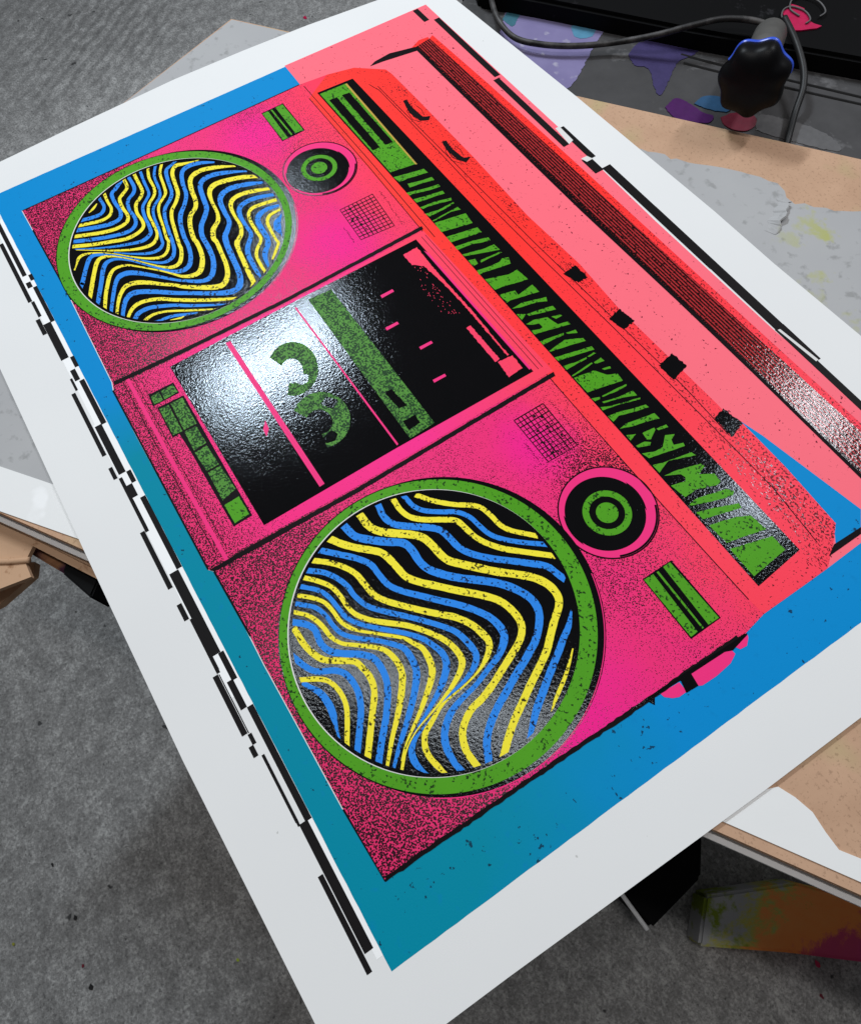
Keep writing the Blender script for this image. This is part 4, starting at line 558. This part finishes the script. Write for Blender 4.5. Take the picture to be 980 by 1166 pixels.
bmesh.ops.transform(bm, matrix=KM, verts=bm.verts); finish(bm, 'rim', 'rim_highlight', knob, True)  # upper arc only: the rim's blue highlight painted as a strip
bm = bmesh.new(); L = BK['stem_len']
bmesh.ops.create_cone(bm, cap_ends=True, segments=32, radius1=0.0125, radius2=0.0125, depth=L)
bmesh.ops.transform(bm, matrix=KM @ Matrix.Translation((0, 0, -0.0145 - L/2)), verts=bm.verts)
finish(bm, 'stem', 'stem', knob, True)
bm = bmesh.new(); add_tube(bm, BK['cable_long'], 0.0024, 10)
tag(finish(bm, 'power_cable', 'cable', None, True), 'grey dusty cable drooping along the rail towards the black knob', 'cable')
bm = bmesh.new(); add_tube(bm, BK['cable_short'], 0.0026, 10)
tag(finish(bm, 'power_cable', 'cable_dark', None, True), 'black cable hanging down beside the clamp knob to the board', 'cable')

# ------------------------------------------------------------------ the print
pr = empty('screen_print', (0, 0, 0), 'glossy neon screen print of a pink boombox on thick white paper', 'print')
bm = bmesh.new(); add_box(bm, [(x*0.001, y*0.001) for x, y in ART['paper']], -PAPER_T, 0)
bmesh.ops.triangulate(bm, faces=[f for f in bm.faces if len(f.verts) > 4]); finish(bm, 'paper_sheet', 'paper', pr)
bm = bmesh.new(); add_poly(bm, rough_poly([(0, 0), (597.7, 0), (597.7, 345), (0, 345)], 0.12, 6), 1); finish(bm, 'blue_ground', 'blue', pr)
bm = bmesh.new(); add_poly(bm, ART['coral'], 2); finish(bm, 'coral_ground', 'coral', pr)
bm = bmesh.new(); add_poly(bm, ART['triangle'], 3); finish(bm, 'handle_gap', 'blue', pr)
bm = bmesh.new()
for p in ART['code_blocks']:
    if p[0][1] < 200: add_poly(bm, p, 4, 0)
for x0, x1, y0 in ((28, 240, -7.6), (240, 445, -9.2), (445, 590, -3.4)): add_poly(bm, [(x0, y0), (x1, y0), (x1, -0.1), (x0, -0.1)], 3, 1)  # bright sharpening halo along the blocks, painted as pale strips
finish(bm, 'registration_marks', ['code', 'halo_white'], pr)
bm = bmesh.new()
for p in ART['code_blocks']:
    if p[0][1] >= 200: add_poly(bm, p, 4, 0)
for p in ART['code_white']: add_poly(bm, p, 5, 1)
finish(bm, 'registration_marks', ['code', 'pale'], pr)
# boombox body, its misregistered edge, red top
body = None
bm = bmesh.new(); add_poly(bm, ART['body'], 6, 0)
add_poly(bm, [(x-0.45, y-0.5) for x, y in ART['body'][:12]] + [(x, y) for x, y in reversed(ART['body'][:12])], 5, 1)
edge = ART['body']
add_line(bm, edge[11:12] + [(o_[0], o_[1]) for o_ in edge[12:16]], 1.0, 9, 2); add_line(bm, [(27.5, 258), (28.6, 120), (28.9, 15.7)], 0.9, 9, 2)
for a, b in (((53, 15.8), (133, 16.3)), ((222, 12.3), (371, 12.2)), ((374, 14.6), (420, 15.4))): add_line(bm, [a, b], 1.1, 9, 2)
add_poly(bm, rough_poly([(562.5, 18), (564.8, 16.6), (566, 90), (568, 176), (569, 240), (566.2, 240), (565.6, 176), (563.6, 90)], 0.35, 2.5, 8), 9, 2)
body = finish(bm, 'boombox_body', ['pink', 'pale', 'line'], pr)
bm = bmesh.new(); add_poly(bm, ART['red_zone'], 7); 
for i, l in enumerate(ART['red_lines']): add_line(bm, l, 0.6, 8, 1)
rr = random.Random(5)
for k in range(90):          # worn scribbles along the top panel
    x = rr.choice((rr.uniform(175, 260), rr.uniform(300, 330), rr.uniform(350, 440))); y = 321 + rr.uniform(-4.5, 4.5)
    a = rr.uniform(-0.5, 0.5); l = rr.uniform(0.8, 3.2)
    add_line(bm, [(x, y), (x + l*math.cos(a), y + l*math.sin(a))], rr.uniform(0.2, 0.45), 8, 1)
for k in range(420):
    x = rr.uniform(455, 562); y = 317 + rr.uniform(-8, 12) - max(0, (x-540))*0.5; a = rr.uniform(-0.3, 0.3); l = rr.uniform(0.5, 2)
    add_line(bm, [(x, y), (x + l*math.cos(a), y + l*math.sin(a))], rr.uniform(0.2, 0.45), 8, 2)
top = finish(bm, 'top_panel', ['red', 'line', 'black'], pr)
for p in ART['knobs_top']:
    bm = bmesh.new(); add_poly(bm, rough_poly(p, 0.25, 1.2), 9, 0)
    cx = sum(q[0] for q in p)/len(p); cy = sum(q[1] for q in p)/len(p)
    add_line(bm, [(cx-8, cy+1), (cx-4, cy-4), (cx+4, cy-5), (cx+10, cy-2)], 0.7, 9, 0)
    add_line(bm, [(cx-11, cy+2), (cx-9, cy-1), (cx-5, cy-6), (cx+6, cy-7.5), (cx+13, cy-3)], 0.5, 9, 0)
    add_line(bm, [(cx-6, cy+3.5), (cx, cy+4.6), (cx+7, cy+3)], 0.5, 9, 0)
    finish(bm, 'sliding_knob', 'line', top)
for i, p in enumerate(ART['slots_top']):
    bm = bmesh.new(); add_poly(bm, rough_poly(p, 0.5, 1.2, i), 9, 0)
    cx = sum(q[0] for q in p)/4; cy = sum(q[1] for q in p)/4
    for k in range(14): 
        x = cx + rr.uniform(-7, 7); y = cy + rr.uniform(-6, 6); add_line(bm, [(x, y), (x + rr.uniform(-2, 2), y + rr.uniform(-.6, .6))], 0.35, 9, 0)
    finish(bm, 'selector_switch', 'black', top)
# carrying handle
bm = bmesh.new(); add_poly(bm, ART['grille_hi'], 4, 1); add_poly(bm, ART['handle_cap'], 4, 1); add_poly(bm, ART['handle_edge'], 8, 2); add_poly(bm, ART['arm_line'], 8, 2)
add_poly(bm, ART['grille'], 5, 0); g = ART['grille']
add_line(bm, [(44, 361.5), (205, 362), (272, 362.6), (409, 366.4), (470, 366.6), (585, 367)], 2.4, 6, 2)
finish(bm, 'carrying_handle', ['grille', 'red', 'line'], pr)

# speakers
def speaker(big, yellow, blue, k):
    o, i = ART[big]
    bm = bmesh.new()
    add_disc(bm, o, 8, 0, 1.6, 2.6, 1.6); add_ring(bm, o, o[2]+1.7, o[2]+2.2, 9, 1, -35, 75, 90, 1.0, 1.6)
    add_disc(bm, o, 10, 0, 0, 0, 0.6); add_disc(bm, o, 11, 2); add_disc(bm, i, 12, 3, -0.25, -0.35, 0.35); add_disc(bm, i, 13, 0)
    sp = finish(bm, 'speaker', ['black', 'pink_flat', 'green', 'pale'], pr)
    bm = bmesh.new()
    for r in ART[blue]: add_ribbon(bm, r, 14, 0, k, (i[0], i[1], i[2]-1.9))
    for r in ART[yellow]: add_ribbon(bm, r, 16, 1, k, (i[0], i[1], i[2]-1.9))
    finish(bm, 'wave_pattern', ['wave_blue', 'yellow'], sp)
speaker('spA', 'up_yellow', 'up_blue', 0.84); speaker('spB', 'low_yellow', 'low_blue', 0.97)
def tweeter(key):
    a, b, c, d, e = ART[key]; bm = bmesh.new()
    cx = (c[0]+d[0]+e[0])/3; cy = (c[1]+d[1]+e[1])/3
    add_ring(bm, a, a[2]-0.9, a[2], 8, 0, 0, 360); add_ring(bm, a, a[2]-2.2, a[2]-1.0, 9, 0, -25, 65, 60); add_disc(bm, a, 7, 2, 0, 0, -0.5)
    add_disc(bm, b, 9, 0); add_ring(bm, (cx, cy, 0), d[2], c[2], 11, 1); add_disc(bm, (cx, cy, e[2]), 11, 1)
    for s in (0, 180): add_poly(bm, [(b[0] + (b[2]+0.7)*math.cos(math.radians(s+60+k*4)), b[1] + (b[2]+0.7)*math.sin(math.radians(s+60+k*4))) for k in range(14)], 9, 0)
    finish(bm, 'tuning_knob', ['black', 'green', 'pink_flat'], pr)
tweeter('twA'); tweeter('twB')
for key in ('meterA', 'meterB'):
    bm = bmesh.new(); add_poly(bm, ART[key], 9, 0)
    for p in ART[key + '_in']: add_poly(bm, p, 10, 1)
    finish(bm, 'level_meter', ['black', 'green'], pr)
for key in ('gridA', 'gridB'):
    q = [Vector(p) for p in ART[key]]; bm = bmesh.new()
    f = lambda u, v: (q[0].lerp(q[1], v)).lerp(q[3].lerp(q[2], v), u)
    for k in range(12):
        u = k/11; add_line(bm, [f(u, 0), f(u, 0.5), f(u, 1)], rr.choice((0.5, 0.6, 0.8)), 9, 0)
    for k in range(9):
        v = k/8; add_line(bm, [f(0, v), f(0.5, v), f(1, v)], rr.choice((0.5, 0.6, 0.8)), 9, 0)
    for k in range(16):
        p = f(rr.uniform(.05, .95), rr.uniform(.05, .95)); s = rr.uniform(.6, 1.6)
        add_poly(bm, [(p.x + s*rr.uniform(.5, 1)*math.cos(a*1.05), p.y + s*rr.uniform(.5, 1)*math.sin(a*1.05)) for a in range(6)], 9, 0)
    for v, u0, u1 in ((1.22, 0.02, 1.05), (-0.2, 0.5, 1.0)):
        u = u0
        while u < u1:
            p = f(u, v); add_line(bm, [(p.x, p.y), (p.x + rr.uniform(.3, 1), p.y + rr.uniform(-1, 1.2))], 0.45, 9, 0); u += rr.uniform(.02, .05)
    finish(bm, 'printed_chart', 'line', pr)
for p in ART['feet']: pass
bm = bmesh.new()
for p in ART['feet']: add_poly(bm, p, 6, 0)
for p in ART['feet_black']: add_poly(bm, p, 9, 1)
finish(bm, 'side_foot', ['pink_flat', 'black'], pr)

# cassette deck
bm = bmesh.new(); add_poly(bm, ART['deck_panel'], 8, 0)
add_poly(bm, rough_poly(ART['deck_line1'], 0.2, 3), 10, 1); add_poly(bm, rough_poly(ART['deck_line2'], 0.2, 3), 10, 1)
add_line(bm, [(143, 22), (143.5, 60), (143.6, 120)], 0.01, 9, 1)
for yy, w in ((20.5, 0.5), (27.5, 0.4)): add_line(bm, [(226-6, yy), (290, yy-0.6), (366, yy-0.3)], w, 9, 1)
add_line(bm, [(216, 24), (290, 23.6), (372, 24)], 2.4, 9, 2)
for yy in (253.2, 256.4): add_line(bm, [(226, yy-1), (300, yy), (366, yy+0.8)], 0.4, 9, 1)
deck = finish(bm, 'cassette_deck', ['deck_pink', 'line', 'pink_flat'], pr)
bm = bmesh.new(); add_poly(bm, ART['window'], 10, 0); finish(bm, 'cassette_window', 'black', deck)
bm = bmesh.new(); add_poly(bm, ART['divider1'], 12); add_poly(bm, ART['divider2'], 12); add_poly(bm, ART['diamond'], 12)
for p in ART['dashes']: add_poly(bm, p, 12)
for p in ART['inner_line']: add_poly(bm, p, 12)
finish(bm, 'window_marking', 'pink_flat', deck)
bm = bmesh.new()
for p in ART['panel_bits']: add_poly(bm, rough_poly(p, 0.35, 1.5), 12)
for k in range(60):
    x = rr.uniform(245, 300); y = 236 + rr.uniform(-9, 2); add_line(bm, [(x, y), (x + rr.uniform(.3, 1.3), y + rr.uniform(-.3, .3))], 0.3, 12, 0)
finish(bm, 'worn_label', 'deck_pink', deck)
bm = bmesh.new(); add_poly(bm, ART['bar'], 12, 0)
for p in ART['bar_holes']: add_poly(bm, rough_poly(p, 0.3, 1.5), 13, 1)
finish(bm, 'tape_window_bar', ['green_dark', 'black'], deck)
for key, holes in (('reelA', ART['reel_holes'][:1]), ('reelB', ART['reel_holes'][1:])):
    bm = bmesh.new(); add_poly(bm, ART[key], 12, 0)
    for p in holes: add_poly(bm, p, 13, 1)
    finish(bm, 'tape_reel', ['green_dark', 'black'], deck)
bm = bmesh.new()
for p in ART['button_back']: add_poly(bm, p, 10, 0)
finish(bm, 'button_surround', 'line', deck)
for k, p in enumerate(ART['buttons']):
    bm = bmesh.new(); add_poly(bm, rough_poly(p, 0.15, 2), 12); o = finish(bm, 'push_button', 'green' if k == 7 else 'green_dark', deck)
# tuner strip with its lettering
bm = bmesh.new(); add_poly(bm, ART['strip'], 10, 0); strip = finish(bm, 'tuner_strip', 'black', pr)
bm = bmesh.new()
for k, p in enumerate(ART['letter_gaps']): add_poly(bm, rough_poly(p, 0.14, 1.6, k) if k else p, 12, 0)
for p in ART['dial_slots']: add_poly(bm, rough_poly(p, 0.25, 2), 14, 1)
add_poly(bm, ART['strip_tan'], 14, 2)
for k in range(70):
    x = rr.uniform(128, 165); y = rr.uniform(268, 290); add_line(bm, [(x, y), (x + rr.uniform(-.8, .8), y + rr.uniform(-.8, .8))], 0.4, 14, 1)
finish(bm, 'lettering', ['green', 'black', 'tan'], strip)
